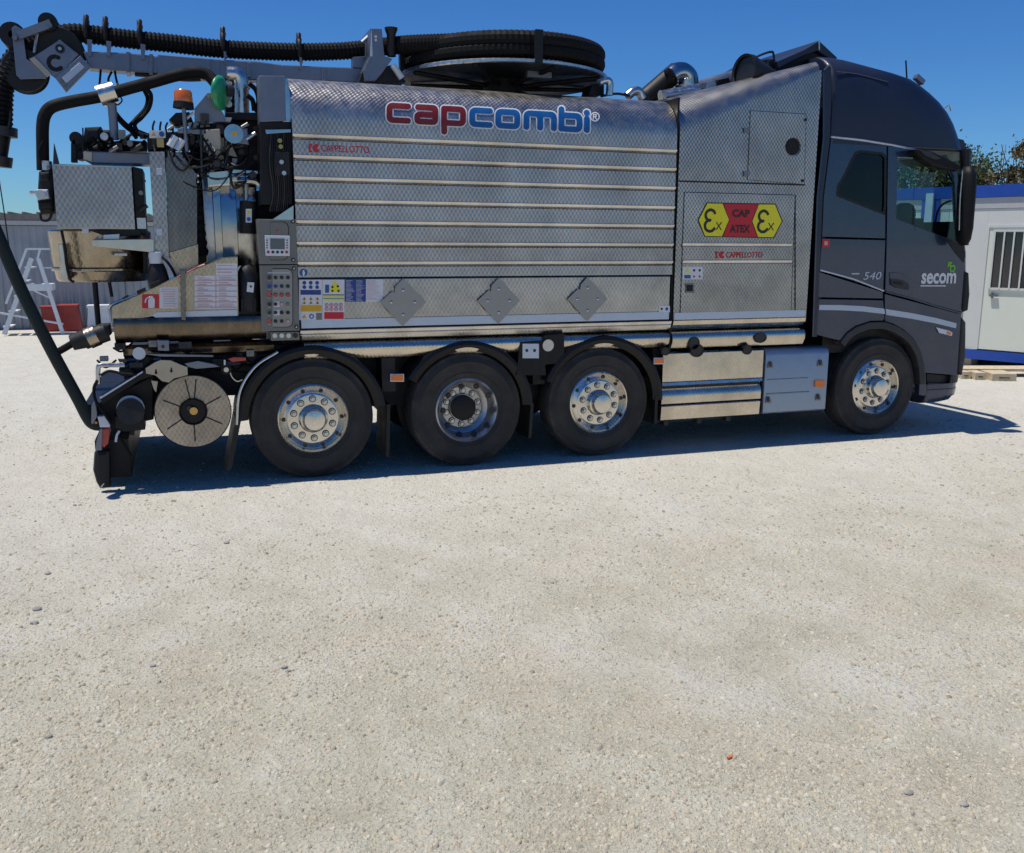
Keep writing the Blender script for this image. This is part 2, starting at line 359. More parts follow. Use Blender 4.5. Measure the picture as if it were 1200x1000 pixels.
def text(name, s, p0, width, height, y, mat, parent, bold=.0, slant=0., shear=0., label=None, font_extr=.0005, fit=True):
    cu = bpy.data.curves.new('tmp', 'FONT'); cu.body = s; cu.size = 1; cu.offset = bold; cu.extrude = 0; cu.resolution_u = 3
    o = bpy.data.objects.new('tmp', cu); COL.objects.link(o); dg = bpy.context.evaluated_depsgraph_get(); dg.update()
    me = o.evaluated_get(dg).to_mesh(); V = [v.co.copy() for v in me.vertices]; F = [tuple(p.vertices) for p in me.polygons]
    o.evaluated_get(dg).to_mesh_clear(); COL.objects.unlink(o); bpy.data.objects.remove(o); bpy.data.curves.remove(cu)
    xs = [v.x for v in V]; ys = [v.y for v in V]; x0, x1, y0_, y1 = min(xs), max(xs), min(ys), max(ys)
    out = []
    for v in V:
        a = (v.x-x0)/(x1-x0)*width; b = (v.y-y0_)/(y1-y0_)*height
        out.append((p0[0]+a+slant*b, y, p0[1]+b+shear*a))
    return mk(name, out, F, mat, parent, False, label)
def tpx(name, s, x0, y0, x1, y1, mat, parent, y=-.012, bold=.02, slant=0., label=None):
    """print: lower left (x0,y1) ... height y1-y0"""
    a = at(x0, y1, y); b = at(x1, y1, y); c = at(x0, y0, y)
    return text(name, s, (a.x, a.z), b.x-a.x, c.z-a.z, y, mat, parent, bold, slant, label=label)
def quad(name, x0, y0, x1, y1, y, mat, parent, th=.0015, label=None):
    return ep(name, [(x0, y0), (x1, y0), (x1, y1), (x0, y1)], y, th, mat, parent, bev=.0002, label=label)
def setting(o, kind='structure'): o['kind'] = kind; return o

# ================================================================== SETTING: ground
mb = MB(); R_ = 1500; nx = 60
mb.add([(-R_, -R_, 0), (R_, -R_, 0), (R_, R_, 0), (-R_, R_, 0)], [(0, 1, 2, 3)])
setting(mb.build('ground', GROUND))
# loose gravel, real stones (uncountable)
def gravel():
    n = 300000
    rad = 2.0*(13/2.0)**rng.random(n); ang = math.radians(90)-.34+(rng.random(n)-.5)*1.9
    x = CAM[0]+rad*np.cos(ang); y = CAM[1]+rad*np.sin(ang)
    # clumping: wind/wheel-swept patches stay bare
    f = (np.sin(x*1.3+y*.7)+np.sin(x*.6-y*1.9+2)+np.sin(x*2.9+1.3*y)+np.sin(-x*.9+y*3.3+1))/4
    keep = rng.random(n) < np.clip(.62+.6*f, .15, 1); keep &= rng.random(n) < np.clip(1.15-(y+4.2)*.22, .3, 1); x, y, rad = x[keep], y[keep], rad[keep]; n = len(x)
    s = .0042*np.exp(rng.normal(0, .5, n)); s = np.clip(s, .0018, .013); s *= np.clip(.8+rad/14, .8, 1.6)
    base = np.array([(1,0,0),(-.5,.87,0),(-.5,-.87,0),(.5,.3,.75),(-.55,.1,.7),(.1,-.6,.65)], dtype=float)
    faces = np.array([(0,1,3),(1,4,3),(1,2,4),(2,5,4),(2,0,5),(0,3,5),(3,4,5)])
    a = rng.random(n)*6.283; ca, sa = np.cos(a), np.sin(a)
    V = base[None]*(1+.35*(rng.random((n, 6, 3))-.5))*s[:, None, None]
    V[..., 0] *= (.8+.9*rng.random(n))[:, None]; V[..., 2] *= (.6+.5*rng.random(n))[:, None]
    X = V[..., 0]*ca[:, None]-V[..., 1]*sa[:, None]+x[:, None]; Y = V[..., 0]*sa[:, None]+V[..., 1]*ca[:, None]+y[:, None]; Z = V[..., 2]-.0004
    co = np.stack([X, Y, Z], -1).reshape(-1, 3); F = (faces[None]+6*np.arange(n)[:, None, None]).reshape(-1)
    me = bpy.data.meshes.new('loose_gravel'); me.vertices.add(len(co)); me.vertices.foreach_set('co', co.ravel())
    nf = n*7; me.loops.add(nf*3); me.loops.foreach_set('vertex_index', F.astype(np.int32)); me.polygons.add(nf)
    me.polygons.foreach_set('loop_start', np.arange(nf)*3); me.polygons.foreach_set('loop_total', np.full(nf, 3)); me.update(calc_edges=True)
    me.materials.append(GRAVEL); o = bpy.data.objects.new('loose_gravel', me); COL.objects.link(o)
    tag(o, 'pale limestone chippings scattered over the yard', 'gravel', kind='stuff')
gravel()
# ================================================================== TRUCK
T = empty('vacuum_tanker_truck', (3.0, 1.25, 0), 'long four-axle stainless steel vacuum tanker truck with slate blue cab, parked on the gravel yard', 'truck')
YF = 2.5
# ---- chassis
for yy in (.78, 1.62): MB().box((-1.35, yy, .78), (6.6, yy+.1, 1.06)).build('chassis_rail', CHASSIS, T)
MB().box((-.2, .25, 1.02), (5.0, 2.25, 1.20)).build('subframe', CHASSIS, T)
mb = MB()
for x_ in (.62, 2.05, 3.3): mb.box((x_, .1, .72), (x_+.12, 2.4, 1.02))
mb.box((-.3, .35, .55), (3.3, .55, 1.0)); mb.box((-.3, 1.95, .55), (3.3, 2.15, 1.0)); mb.build('cross_member', CHASSIS, T)
AX = [0.0, 1.382, 2.702, 5.956]
for x_ in AX: MB().cyl((x_, .3, .526), (x_, 2.2, .526), .09).build('axle', CHASSIS, T, 'auto')
MB().box((4.2, .35, .34), (5.3, 2.1, 1.0)).build('gearbox_shield', CHASSIS, T)
MB().box((3.4, .5, .34), (4.5, 2.1, .95)).build('fuel_tank', CHASSIS, T)
# ---- wheels
def wheel(x, y, s, kind, near=True):
    """s=+1 outer face towards -Y"""
    ax = Vector((0, -1, 0))*s; c = Vector((x, y, .526)); ri = {'steer': .300, 'drive': .290}[kind]
    def L(prof, n=64, ring=False): return MB().lathe(prof, c, ax, n, ring)
    if kind == 'steer':
        prof = [(.285, -.20), (ri, -.035), (ri+.004, -.012), (ri-.008, -.002), (ri-.016, -.010), (.281, -.052), (.274, -.060), (.236, -.047), (.222, -.036), (.215, -.030), (.205, -.028), (.125, -.028), (.118, -.02)]
        rn, dn = .172, -.028; rh, dh = .250, -.055
    else:
        prof = [(.285, -.25), (ri, -.035), (ri+.006, -.012), (ri-.006, -.002), (ri-.018, -.012), (ri-.03, -.035), (.246, -.06), (.238, -.15), (.20, -.178), (.19, -.186), (.125, -.186), (.122, -.23)]
        rn, dn = .158, -.186; rh, dh = .225, -.155
    W = L(prof).build('wheel', (CHROME if kind == 'steer' else RIMD) if near else ALLOY, T, 'auto')
    # tyre
    ro = .526; w_ = .30
    tp = [(ri-.004, -.02), (ri+.012, -.008), (ri+.045, .0), (ri+.05, .004), (ri+.058, .004), (ri+.063, .001), (ri+.10, .006), (ri+.15, .003), (ri+.155, .006), (ri+.161, .002), (ro-.05, -.006), (ro-.035, -.014), (ro-.03, -.018), (ro-.012, -.026), (ro-.003, -.045)]
    grooves = [.075, .125, .175, .225]
    for g in grooves:
        tp += [(ro, -g+.006), (ro-.014, -g+.004), (ro-.014, -g-.004), (ro, -g-.006)]
    tp += [(ro-.003, -.27), (ro-.04, -.295), (ro-.12, -.305), (ri, -.29)]
    side = tp[:12]; tread = tp[11:]
    ty = L(side, 72).build('tyre', RUBBER, W, 'auto')
    L(tread, 72).build('tread', RUBBERT, W, 'auto')
    if not near: return W
    a_ = random.random()
    nut = None
    for k in range(10):
        t = 2*math.pi*(k+.35+a_*.5)/10; p = c+Vector((math.cos(t)*rn, 0, math.sin(t)*rn)); h = .034
        MB().cyl(p+ax*(dn-.001), p+ax*(dn+.004), .0315, .031, n=18).build('nut_recess', CHASSIS, W, 'auto')
        MB().cyl(p+ax*(dn+.004), p+ax*(dn+.010), .025, .024, n=16).cyl(p+ax*(dn+.010), p+ax*(dn+h), .019, .015, n=6).build('wheel_nut', ALLOY, W, 'auto')
        p2 = c+Vector((math.cos(t+.31)*rh, 0, math.sin(t+.31)*rh))
        if kind == 'steer': MB().cyl(p2+ax*(dh-.02), p2+ax*(dh+.012), .0175, n=16).build('hand_hole', INK, W)
        else:
            d_ = Vector((math.cos(t+.31), 0, math.sin(t+.31)))
            MB().cyl(p2+d_*.012-ax*.0, p2+d_*.004+ax*.012, .028, n=14).build('hand_hole', INK, W)
    # valve stem
    t = 2.1; p = c+Vector((math.cos(t)*.235, 0, math.sin(t)*.235)); MB().cyl(p+ax*-.06, p+ax*.0, .006, n=8).build('valve_stem', ALLOY, W)
    if kind == 'steer':
        L([(.118, -.028), (.112, .02), (.104, .026), (.10, .03), (.097, .06), (.086, .074), (.04, .083), (0, .085)], 40).build('hub_cap', CHROME, W, 'auto')
    else:
        L([(.13, -.182), (.124, -.165), (.118, -.165), (.112, -.182)], 40).build('hub_ring', ALLOY, W, 'auto')
        L([(.118, -.185), (.116, -.12), (.09, -.11), (0, -.11)], 40).build('hub_bore', BLACK, W, 'auto')
    return W
for i, x_ in enumerate(AX):
    wheel(x_, .012, 1, 'drive' if i == 1 else 'steer'); wheel(x_, 2.49, -1, 'drive' if i == 1 else 'steer', near=False)
# inner dual tyres of the drive axle
for yy, s in ((.34, 1), (2.16, -1)):
    MB().lathe([(.29, 0), (.42, .0), (.51, -.01), (.526, -.04), (.526, -.26), (.50, -.29), (.29, -.3)], (AX[1], yy, .526), (0, -s, 0), 48).build('inner_tyre', RUBBER, T, 'auto')
# ---- fenders
def fender(cx, a0, a1, ro, y0=-.005, w_=.5, mat=BLKPL):
    mb = MB(); n = 28; v = []; cz = .526
    for i in range(n+1):
        t = math.radians(a0+(a1-a0)*i/n); c_, s_ = math.cos(t), math.sin(t)
        for r, y in ((ro-.09, y0+.03), (ro-.03, y0-.012), (ro, y0), (ro+.012, y0+.04), (ro+.012, y0+w_), (ro-.004, y0+w_), (ro-.004, y0+.07), (ro-.09, y0+.06)):
            v.append((cx+r*c_, y, cz+r*s_))
    m = 8; f = [(i*m+k, i*m+(k+1) % m, (i+1)*m+(k+1) % m, (i+1)*m+k) for i in range(n) for k in range(m)]
    f += [tuple(range(m)), tuple(range(n*m+m-1, n*m-1, -1))]
    return mb.add(v, f).build('fender', mat, T, 'auto')
fender(AX[0], 8, 178, .63); fender(AX[1], 2, 150, .63, y0=.0); fender(AX[2]+.03, 0, 158, .635)
def flap(x0, x1, zt, zb, y0=.0, w_=.45, lean=0.):
    v = []
    for y in (y0, y0+w_):
        v += [(x0, y, zt), (x1, y, zt), (x1+lean, y, zb+.015), (x0+lean, y, zb)]
    return MB().add(v, [(0,1,2,3),(7,6,5,4),(0,4,5,1),(1,5,6,2),(2,6,7,3),(3,7,4,0)]).build('mudflap', BLKPL, T)
flap(-.645, -.60, .56, .12, 0, .45, -.1); flap(.64, .67, .62, .14, 0, .45, -.02); flap(2.0, 2.03, .55, .22, .02, .45, -.02); flap(3.29, 3.32, .56, .28, 0, .42)
MB().tube(cr([(-.64, -.02, .52), (-.60, -.02, .80), (-.47, -.02, 1.0), (-.28, -.02, 1.12)], 8), .012, 8).build('fender_edge_strip', ALLOY, T, 'auto')

# ---- tank body side
X0, X1 = -.085, 3.425
RC, ZC = .355, 3.0
def arcprof(z0, R=RC, zc=ZC, n=14, ymid=1.25, ztop=3.40, y_=0.):
    p = [(y_, z0), (y_, zc)]
    for k in range(1, n+1):
        t = math.radians(87)*k/n; p.append((y_+R*(1-math.cos(t)), zc+R*math.sin(t)))
    p.append((ymid, ztop)); return p
def sweep(name, prof, x0, x1, mat, parent, smooth='auto', th=.0, both=True, label=None):
    P = list(prof)
    if both: P = P+[(2*1.25-y, z) for y, z in reversed(P[:-1])]
    m = len(P); v = [(x0, y, z) for y, z in P]+[(x1, y, z) for y, z in P]; f = [(k, m+k, m+k+1, k+1) for k in range(m-1)]
    f += [tuple(range(m-1, -1, -1)), tuple(range(m, 2*m))]
    return mk(name, v, f, mat, parent, smooth, label)
# inner core (dark) and top cover
sweep('tank_core', [(.03, 1.2), (.03, 2.86), (.05, 3.0), (.4, 3.3), (1.25, 3.35)], X0+.01, X1-.01, BLACK, T)
TOP = sweep('tank_top_cover', [(0, 2.885)]+arcprof(2.89)[1:], X0, X1, STEEL, T)
ribs = [2.87, 2.705, 2.535, 2.357, 2.187, 2.013, 1.85]
for i, z in enumerate(ribs):
    prof = [(.0, z+.014), (-.013, z+.013), (-.014, z+.010), (-.003, z-.010), (.008, z-.011), (.008, z-.015), (-.004, z-.024), (.0, z-.027), (.02, z-.027), (.02, z+.014)]
    sweep('rib', prof, X0, X1, STEELR, T, False, both=False)
    zt = z-.030; zb = (ribs[i+1]+.0145) if i < 6 else 1.732
    m = .004
    sweep('side_panel', [(.006, zt), (.002, zt-.004), (0, zb), (.02, zb), (.02, zt)], X0, X1, STEEL, T, False, both=False)
sweep('side_panel', [(.004, 1.717), (.0, 1.712), (0, 1.384), (.02, 1.384), (.02, 1.717)], X0+.01, X1-.02, STEEL, T, False, both=False)
sweep('bottom_trim_strip', [(-.004, 1.380), (-.006, 1.308), (.02, 1.308), (.02, 1.38)], X0+.01, X1-.02, STRIP, T, False, both=False)
sweep('sill_moulding', [(-.004, 1.294), (-.012, 1.288), (.006, 1.256), (-.002, 1.252), (.03, 1.208), (.06, 1.208), (.06, 1.294)], X0, X1+.01, STEELR, T, False, both=False)
sweep('lower_skirt', [(.10, 1.20), (.06, 1.19), (.02, 1.165), (.005, 1.14), (.0, 1.12), (.012, 1.08), (.05, 1.035), (.12, 1.03), (.12, 1.2)], X0+.03, X1, STEELB, T, 'auto', both=False)
MB().box((X0-.002, .002, 1.21), (X0+.012, 2.4, 3.0)).build('tank_rear_edge', BLACK, T)
# scanline lettering on the curved top cover
def side_pt(u, v, off=.003):
    d = _ray(u, v); t = (0-CAM[1])/d[1]; p = CAM+d*t
    if p[2] <= ZC: return Vector((p[0], -off, p[2]))
    oy, oz = CAM[1]-RC, CAM[2]-ZC; a = d[1]**2+d[2]**2; b = 2*(oy*d[1]+oz*d[2]); c = oy*oy+oz*oz-(RC+off)**2
    dd = b*b-4*a*c
    if dd < 0: dd = 0
    t = (-b-math.sqrt(dd))/(2*a); return Vector(CAM+d*t)
def strokes_mesh(name, strokes, w_, mat, parent, off, du=.06, dv=.33):
    segs = []
    for s in strokes:
        for a, b in zip(s, s[1:]): segs.append((a[0], a[1], b[0], b[1]))
    S = np.array(segs); x0, x1 = S[:, [0, 2]].min()-w_-1, S[:, [0, 2]].max()+w_+1; y0, y1 = S[:, [1, 3]].min()-w_-1, S[:, [1, 3]].max()+w_+1
    us = np.arange(x0, x1, du); v = []; f = []
    ax_, ay_, bx_, by_ = [S[:, i][:, None] for i in range(4)]; dx, dy = bx_-ax_, by_-ay_; LL = dx*dx+dy*dy+1e-9
    yv = y0
    while yv < y1:
        yc = yv+dv/2; t = np.clip(((us[None]-ax_)*dx+(yc-ay_)*dy)/LL, 0, 1)
        D = np.sqrt((ax_+t*dx-us[None])**2+(ay_+t*dy-yc)**2).min(0) < w_
        e = np.diff(np.concatenate([[0], D.astype(int), [0]])); st = np.where(e == 1)[0]; en = np.where(e == -1)[0]-1
        for i, j in zip(st, en):
            n = len(v); v += [side_pt(us[i], yv+dv, off), side_pt(us[j], yv+dv, off), side_pt(us[j], yv, off), side_pt(us[i], yv, off)]; f.append((n, n+1, n+2, n+3))
        yv += dv
    return mk(name, v, f, mat, parent)
def rpath(pts, r=4.2, closed=False):
    out = []; n = len(pts)
    for i in range(n):
        if not closed and i in (0, n-1): out.append(pts[i]); continue
        a, b, c = pts[i-1], pts[i], pts[(i+1) % n]
        for k in range(5):
            t = k/4; la = math.dist(a, b); lc = math.dist(c, b); p = (b[0]+(a[0]-b[0])*min(r/la, .5), b[1]+(a[1]-b[1])*min(r/la, .5)); q = (b[0]+(c[0]-b[0])*min(r/lc, .5), b[1]+(c[1]-b[1])*min(r/lc, .5))
            out.append(((1-t)**2*p[0]+2*t*(1-t)*b[0]+t*t*q[0], (1-t)**2*p[1]+2*t*(1-t)*b[1]+t*t*q[1]))
    if closed: out.append(out[0])
    return out
tT = lambda x: 119.4+.0565*(x-467)+4.9
tB = lambda x: 146.2+.0515*(x-467)-4.9
def LTR(ch, x0, x1):
    L, R = x0+4.9, x1-4.9; P = lambda x, s: (x, tT(x) if s else tB(x)); M = lambda x: (x, (tT(x)+tB(x))/2+.2)
    box = [P(L, 1), P(R, 1), P(R, 0), P(L, 0)]
    if ch == 'c': return [rpath([P(R, 1), P(L, 1), P(L, 0), P(R, 0)])]
    if ch == 'a': return [rpath([P(L+1, 1), P(R, 1), P(R, 0), P(L, 0), M(L), M(R)], 3.2)]
    if ch == 'p': return [rpath(box, closed=True), [P(L, 1), (L, tB(L)+10.5)]]
    if ch == 'o': return [rpath(box, closed=True)]
    if ch == 'm': return [rpath([P(L, 0), P(L, 1), P(R, 1), P(R, 0)]), [P((L+R)/2, 1), P((L+R)/2, 0)]]
    if ch == 'b': return [rpath(box, closed=True), [(L, tT(L)-7), P(L, 0)]]
    if ch == 'i': return [[(L, tT(L)+2.5), P(L, 0)], [(L-.2, tT(L)-4.6), (L, tT(L)-4.5)]]
cap = LTR('c', 451.5, 483)+LTR('a', 484, 515)+LTR('p', 515.5, 547.5)
com = LTR('c', 548.5, 579)+LTR('o', 579, 611)+LTR('m', 612, 654)+LTR('b', 653, 684)+LTR('i', 682.8, 693)
strokes_mesh('brand_lettering_outline', cap, 4.9, WHITE, TOP, .0025)
strokes_mesh('brand_lettering_outline', com, 4.9, WHITE, TOP, .0025)
strokes_mesh('brand_lettering', cap, 3.45, REDT, TOP, .006, du=.05, dv=.25)['label'] = 'dark red letters cap'
strokes_mesh('brand_lettering', com, 3.45, BLUEV, TOP, .006, du=.05, dv=.25)['label'] = 'blue letters combi'
rc = [(697.2+5*math.cos(t*.3), 137+5*math.sin(t*.3)) for t in range(22)]
strokes_mesh('registered_mark', [rc, [(695.3, 140), (695.3, 134.2), (698.4, 134.4), (698.8, 136.4), (695.6, 137)], [(697, 137), (699.2, 140)]], .6, WHITE, TOP, .004, du=.05, dv=.2)

def brand(x0, y0, x1, y1, y=-.004, par=T, slope=0.):
    """bracket-and-C logo followed by the maker's word"""
    h = y1-y0; cy = (y0+y1)/2; k = x0
    a = at(k, y0, y); g = []
    ep('maker_logo', [(k, y0), (k+h*.42, y0), (k+h*.42, y0+h*.16), (k+h*.22, y0+h*.25), (k+h*.22, y1-h*.25), (k+h*.42, y1-h*.16), (k+h*.42, y1), (k, y1)], y, .001, RED, par, bev=.0001)
    pts = [(k+h*.95+h*.5*math.cos(math.radians(t)), cy+h*.5*math.sin(math.radians(t))) for t in range(90, 271, 15)]
    pts += [(k+h*1.15, y0), (k+h*1.15, cy-h*.18), (k+h*.85, cy), (k+h*1.15, cy+h*.18), (k+h*1.15, y1)]
    ep('maker_logo', pts, y, .001, RED, par, bev=.0001)
    p0 = at(k+h*1.5, y1-h*.08, y); p1 = at(x1, y1-h*.08+slope, y); p2 = at(k+h*1.5, y0+h*.08, y)
    text('maker_name', 'CAPPELLOTTO', (p0.x, p0.z), p1.x-p0.x, p2.z-p0.z, y, RED, par, .01)
brand(362, 168.8, 433, 178.6)
# placard diamonds
for (cx, cy, w_, h_) in ((472.3, 354.3, 27, 28), (584.4, 352.5, 25, 27), (688.6, 350.5, 23.5, 26)):
    p = [(cx, cy-h_), (cx+w_, cy), (cx, cy+h_), (cx-w_, cy), (cx-w_*.45, cy-h_*.48), (cx-w_*.37, cy-h_*.40), (cx-w_*.33, cy-h_*.66)]
    d = ep('placard_holder', p, -.026, .008, PLAC, T, bev=.002)
    for ddx, ddy in ((0, -14), (0, 14.5), (-13.8, 0), (13.8, 0)):
        q = at(cx+ddx*w_/27, cy+ddy*h_/28, -.0245)
        MB().lathe([(.0, .010), (.008, .009), (.014, .004), (.015, -.002)], q, (0, -1, 0), 12).build('rivet', ALLOY, d, True)
    ep('placard_spacer', [(cx, cy-h_*.7), (cx+w_*.7, cy), (cx, cy+h_*.7), (cx-w_*.7, cy)], -.018, .017, CHASSIS, T, bev=.001)
# safety decals on the lower side panel
def tri(cx, cy, r, y, mat, par): return ep('warning_triangle', [(cx, cy-r), (cx+r*1.05, cy+r*.85), (cx-r*1.05, cy+r*.85)], y, .0008, mat, par, bev=.0001)
def dot(cx, cy, r, y, mat, par, name='pictogram'):
    p = at(cx, cy, y); rad = r/133.; return ext(name, [(p.x+rad*math.cos(t*.5236), p.z+rad*math.sin(t*.5236)) for t in range(12)], y, .0008, mat, par, bev=.0001)
y1_, y2_, y3_ = -.0035, -.0052, -.0068
o_ = lambda a, b: (330+a/6, 260+b/6)
def dq(name, a0, b0, a1, b1, y, mat, par, f=o_): (p, q), (r, s) = f(a0, b0), f(a1, b1); return quad(name, p, q, r, s, y, mat, par)
S1 = dq('safety_sheet', 122, 408, 284, 692, y1_, WHITE, T)
dq('blue_notice_bar', 133, 480, 277, 514, y2_, NAVY, S1); dq('amber_notice_bar', 136, 588, 282, 632, y2_, AMB, S1)
for k in range(6):
    dot(*o_(160+45*(k % 3), 430+30*(k//3)), 2.1, y2_, NAVY, S1); tri(*o_(160+46*(k % 3), 541+28*(k//3)), 2.3, y2_, AMB, S1); dot(*o_(160+46*(k % 3), 543+28*(k//3)), .8, y3_, INK, S1)
tri(*o_(160, 665), 2.6, y2_, AMB, S1); dot(*o_(211, 666), 2.7, y2_, BLUEV, S1); dot(*o_(211, 666), 1.4, y3_, WHITE, S1); dq('worn_patch', 243, 642, 283, 690, y2_, CTRL, S1)
S2 = dq('safety_sheet', 288, 408, 441, 690, y1_, WHITE, T)
dq('blue_notice', 306, 443, 334, 500, y2_, BLUEV, S2); tri(*o_(375, 455), 7, y2_, YEL, S2)
for a, b in ((358, 460), (395, 455), (358, 487), (400, 487)): dq('yellow_notice', a-12, b-11, a+12, b+10, y2_-.001, YEL, S2); dot(*o_(a, b), 1.3, y3_-.001, INK, S2)
for b, m_ in ((515, GREYP), (527, YEL), (540, GREENC), (553, YEL)): dq('notice_line', 290, b-3, 440, b+3, y2_, m_, S2)
for k in range(8):
    p = o_(317+33*(k % 4), 586+28*(k//4)); dot(*p, 2.2, y2_, RED, S2); dot(*p, 1.5, y3_, WHITE, S2); dot(*p, .7, y3_-.0012, INK, S2)
dq('red_notice_bar', 300, 636, 437, 684, y2_, RED, S2)
S3 = dq('blue_notice_sheet', 444, 405, 592, 562, y1_, NAVY, T)
for k in range(17):
    for a in (452, 524): dq('text_line', a, 413+k*8.8, a+32+random.random()*30, 415.2+k*8.8, y2_, WHITE, S3)
S4 = ep('white_notice_sheet', [o_(594, 405), o_(713, 405), o_(713, 548), o_(698, 562), o_(594, 562)], y1_, .0015, WHITE, T, bev=.0002)
for k in range(16): dq('text_line', 600, 415+k*8.9, 640+random.random()*62, 417+k*8.9, y2_, PINK, S4)
M1 = dot(*o_(155, 358), 4.3, -.0042, BLUEV, T, 'mandatory_sign')
ep('figure', [o_(150, 340), o_(160, 340), o_(161, 352), o_(165, 356), o_(163, 370), o_(158, 384), o_(151, 384), o_(147, 368), o_(148, 352)], -.0058, .001, WHITE, M1, bev=.0001)
quad('small_notice', 772, 358.5, 785, 366.3, -.0035, WHITE, T); dot(775.5, 362.3, 1.6, -.0055, INK, T); dot(781.5, 362.3, 2.1, -.0055, BLUEV, T)
# warning placard for fuel at rear tank + orange side markers on chassis
for (a, b, c, d, yy) in ((457.5, 438.5, 473.5, 447.5, .02), (766.5, 419.5, 779, 427, -.018)):
    q = quad('side_marker_frame', a, b, c, d, yy, WHITE, T, .01); quad('side_marker', a+1, b+1, c-1, d-1, yy-.006, ORANGE, T, .008)
SK = quad('socket_plate', 612.5, 403, 631.5, 420, -.02, STRIP, T, .01); dot(617.5, 411, 1.9, -.023, INK, T, 'socket'); dot(626.5, 411, 1.9, -.023, INK, T, 'socket')
ep('socket_bracket', [(610, 401), (637, 399), (640, 440), (605, 440)], -.008, .1, BLACK, T); ep('bracket', [(637, 393), (661, 391), (662, 425), (636, 428)], -.004, .14, BLACK, T)
cyly('air_coupling', 642.5, 405, -.02, .055, .04, ALLOY, T); cyly('air_coupling', 627, 425, .0, .04, .04, GREYP, T)

# ---- front body module (between tank and cab): loft from the tank profile to a straight tall wall
def loft_front():
    A = arcprof(1.30, n=12); n = 16; v = []; st = []
    xs = [3.455+(4.955-3.455)*k/n for k in range(n+1)]
    for x in xs:
        t = (x-3.455)/1.5; zt = 3.415+.045*t+.50*t**1.25-.04*math.sin(t*math.pi)   # top height
        zt = 3.41+(3.80-3.41)*t; R = RC*(1-t)+.10*t
        p = [(0., 1.30), (0., 2.0), (0., 2.7), (0., zt-.03-R)]
        for k in range(1, 13):
            a = math.radians(85)*k/12; p.append((R*(1-math.cos(a)), zt-.03-R+R*math.sin(a)))
        p.append((1.25, zt)); p += [(2.5-y, z) for y, z in reversed(p[:-1])]
        st.append([(x, y, z) for y, z in p])
    m = len(st[0])
    for s in st: v += s
    f = [(i*m+k, (i+1)*m+k, (i+1)*m+k+1, i*m+k+1) for i in range(n) for k in range(m-1)]
    f += [tuple(range(m-1, -1, -1)), tuple(range(n*m, n*m+m))]
    return mk('front_module', v, f, STEELD, T, 'auto')
FM = loft_front()
def seam_panel(name, pts, par, mat=STEELD, gap=1.0, y=-.009, holes=(), gm=BLACK, label=None):
    """hatch standing proud of the skin over a dark seam gasket"""
    cx = sum(p[0] for p in pts)/len(pts); cy = sum(p[1] for p in pts)/len(pts)
    big = [(p[0]+(gap if p[0] > cx else -gap), p[1]+(gap if p[1] > cy else -gap)) for p in pts]
    ep('seam', big, y+.004, .008, gm, par, bev=.0005, holes=holes)
    return ep(name, pts, y, .010, mat, par, holes=holes, bev=.002, label=label)
H1 = seam_panel('upper_hatch', [(880, 130), (944.5, 134), (942.5, 216), (876.5, 210.5)], T, holes=[[(929+9.5*math.cos(t*.2618), 172+11.5*math.sin(t*.2618)) for t in range(24)]], gap=.45, gm=CHASSIS)
cyly('vent_recess', 929, 172, -.0035, .082, .002, BLACK, T)
mb = MB(); c_ = at(929, 172, -.006)
for k in range(-4, 5):
    h = math.sqrt(max(0, .078**2-(k*.017)**2)); a = Vector((.7071, 0, .7071)); b = Vector((.7071, 0, -.7071))
    for d_, e_ in ((a, b), (b, a)): mb.tube([c_+e_*k*.017-d_*h, c_+e_*k*.017+d_*h], .0014, 4)
mb.build('vent_mesh', GREYP, T)
for (u, v) in ((945, 140.5), (941.5, 212)): cyly('hatch_lock', u-.5, v, -.016, .014, .01, BLACK, H1, 12)
for v in (153, 204): quad('hinge', 872, v-3, 878.5, v+3, -.014, LATCH, T, .008)
MB().box((3.46, -.007, 2.592), (4.87, -.001, 2.606)).build('seam', CHASSIS, T)
H2 = seam_panel('lower_hatch', [(802.5, 225.5), (931.5, 229), (926.5, 372), (797.3, 374.5)], T, gap=.6)
for v in (286.5, 306.8):
    a = at(801, v, -.03); b = at(929, v+.8, -.03)
    z = a.z; prof = [(-.009, z+.014), (-.023, z+.013), (-.024, z+.010), (-.013, z-.009), (-.0095, z-.010), (-.0095, z-.014), (-.016, z-.022), (-.009, z-.025)]
    m = len(prof); vv = [(a.x, y, zz) for y, zz in prof]+[(b.x, y, zz) for y, zz in prof]
    mk('rib', vv, [(k, m+k, m+k+1, k+1) for k in range(m-1)]+[tuple(range(m-1, -1, -1)), tuple(range(m, 2*m))], STEELR, H2)
quad('corner_pillar_seam', 931.9, 229, 932.6, 372, -.008, CHASSIS, T, .004)
mk_ = sweep('bottom_trim_strip', [(-.012, 1.368), (-.014, 1.300), (.01, 1.300), (.01, 1.368)], 3.46, 4.965, STRIP, T, False, both=False)
sweep('sill_moulding', [(-.004, 1.298), (-.014, 1.290), (.0, 1.25), (.04, 1.215), (.06, 1.215), (.06, 1.298)], 3.455, 4.975, STEELB, T, False, both=False)
SK2 = sweep('lower_skirt', [(.10, 1.20), (.05, 1.19), (.01, 1.165), (-.006, 1.13), (-.004, 1.08), (.03, 1.02), (.10, 1.005), (.12, 1.2)], 3.455, 4.985, STEELB, T, 'auto', both=False)
MB().box((3.43, .02, 1.0), (3.452, .9, 3.35)).build('body_gap_seal', BLACK, T)
MB().box((4.955, .0, 1.25), (4.985, 2.5, 3.68)).build('front_bulkhead', STEELD, T)
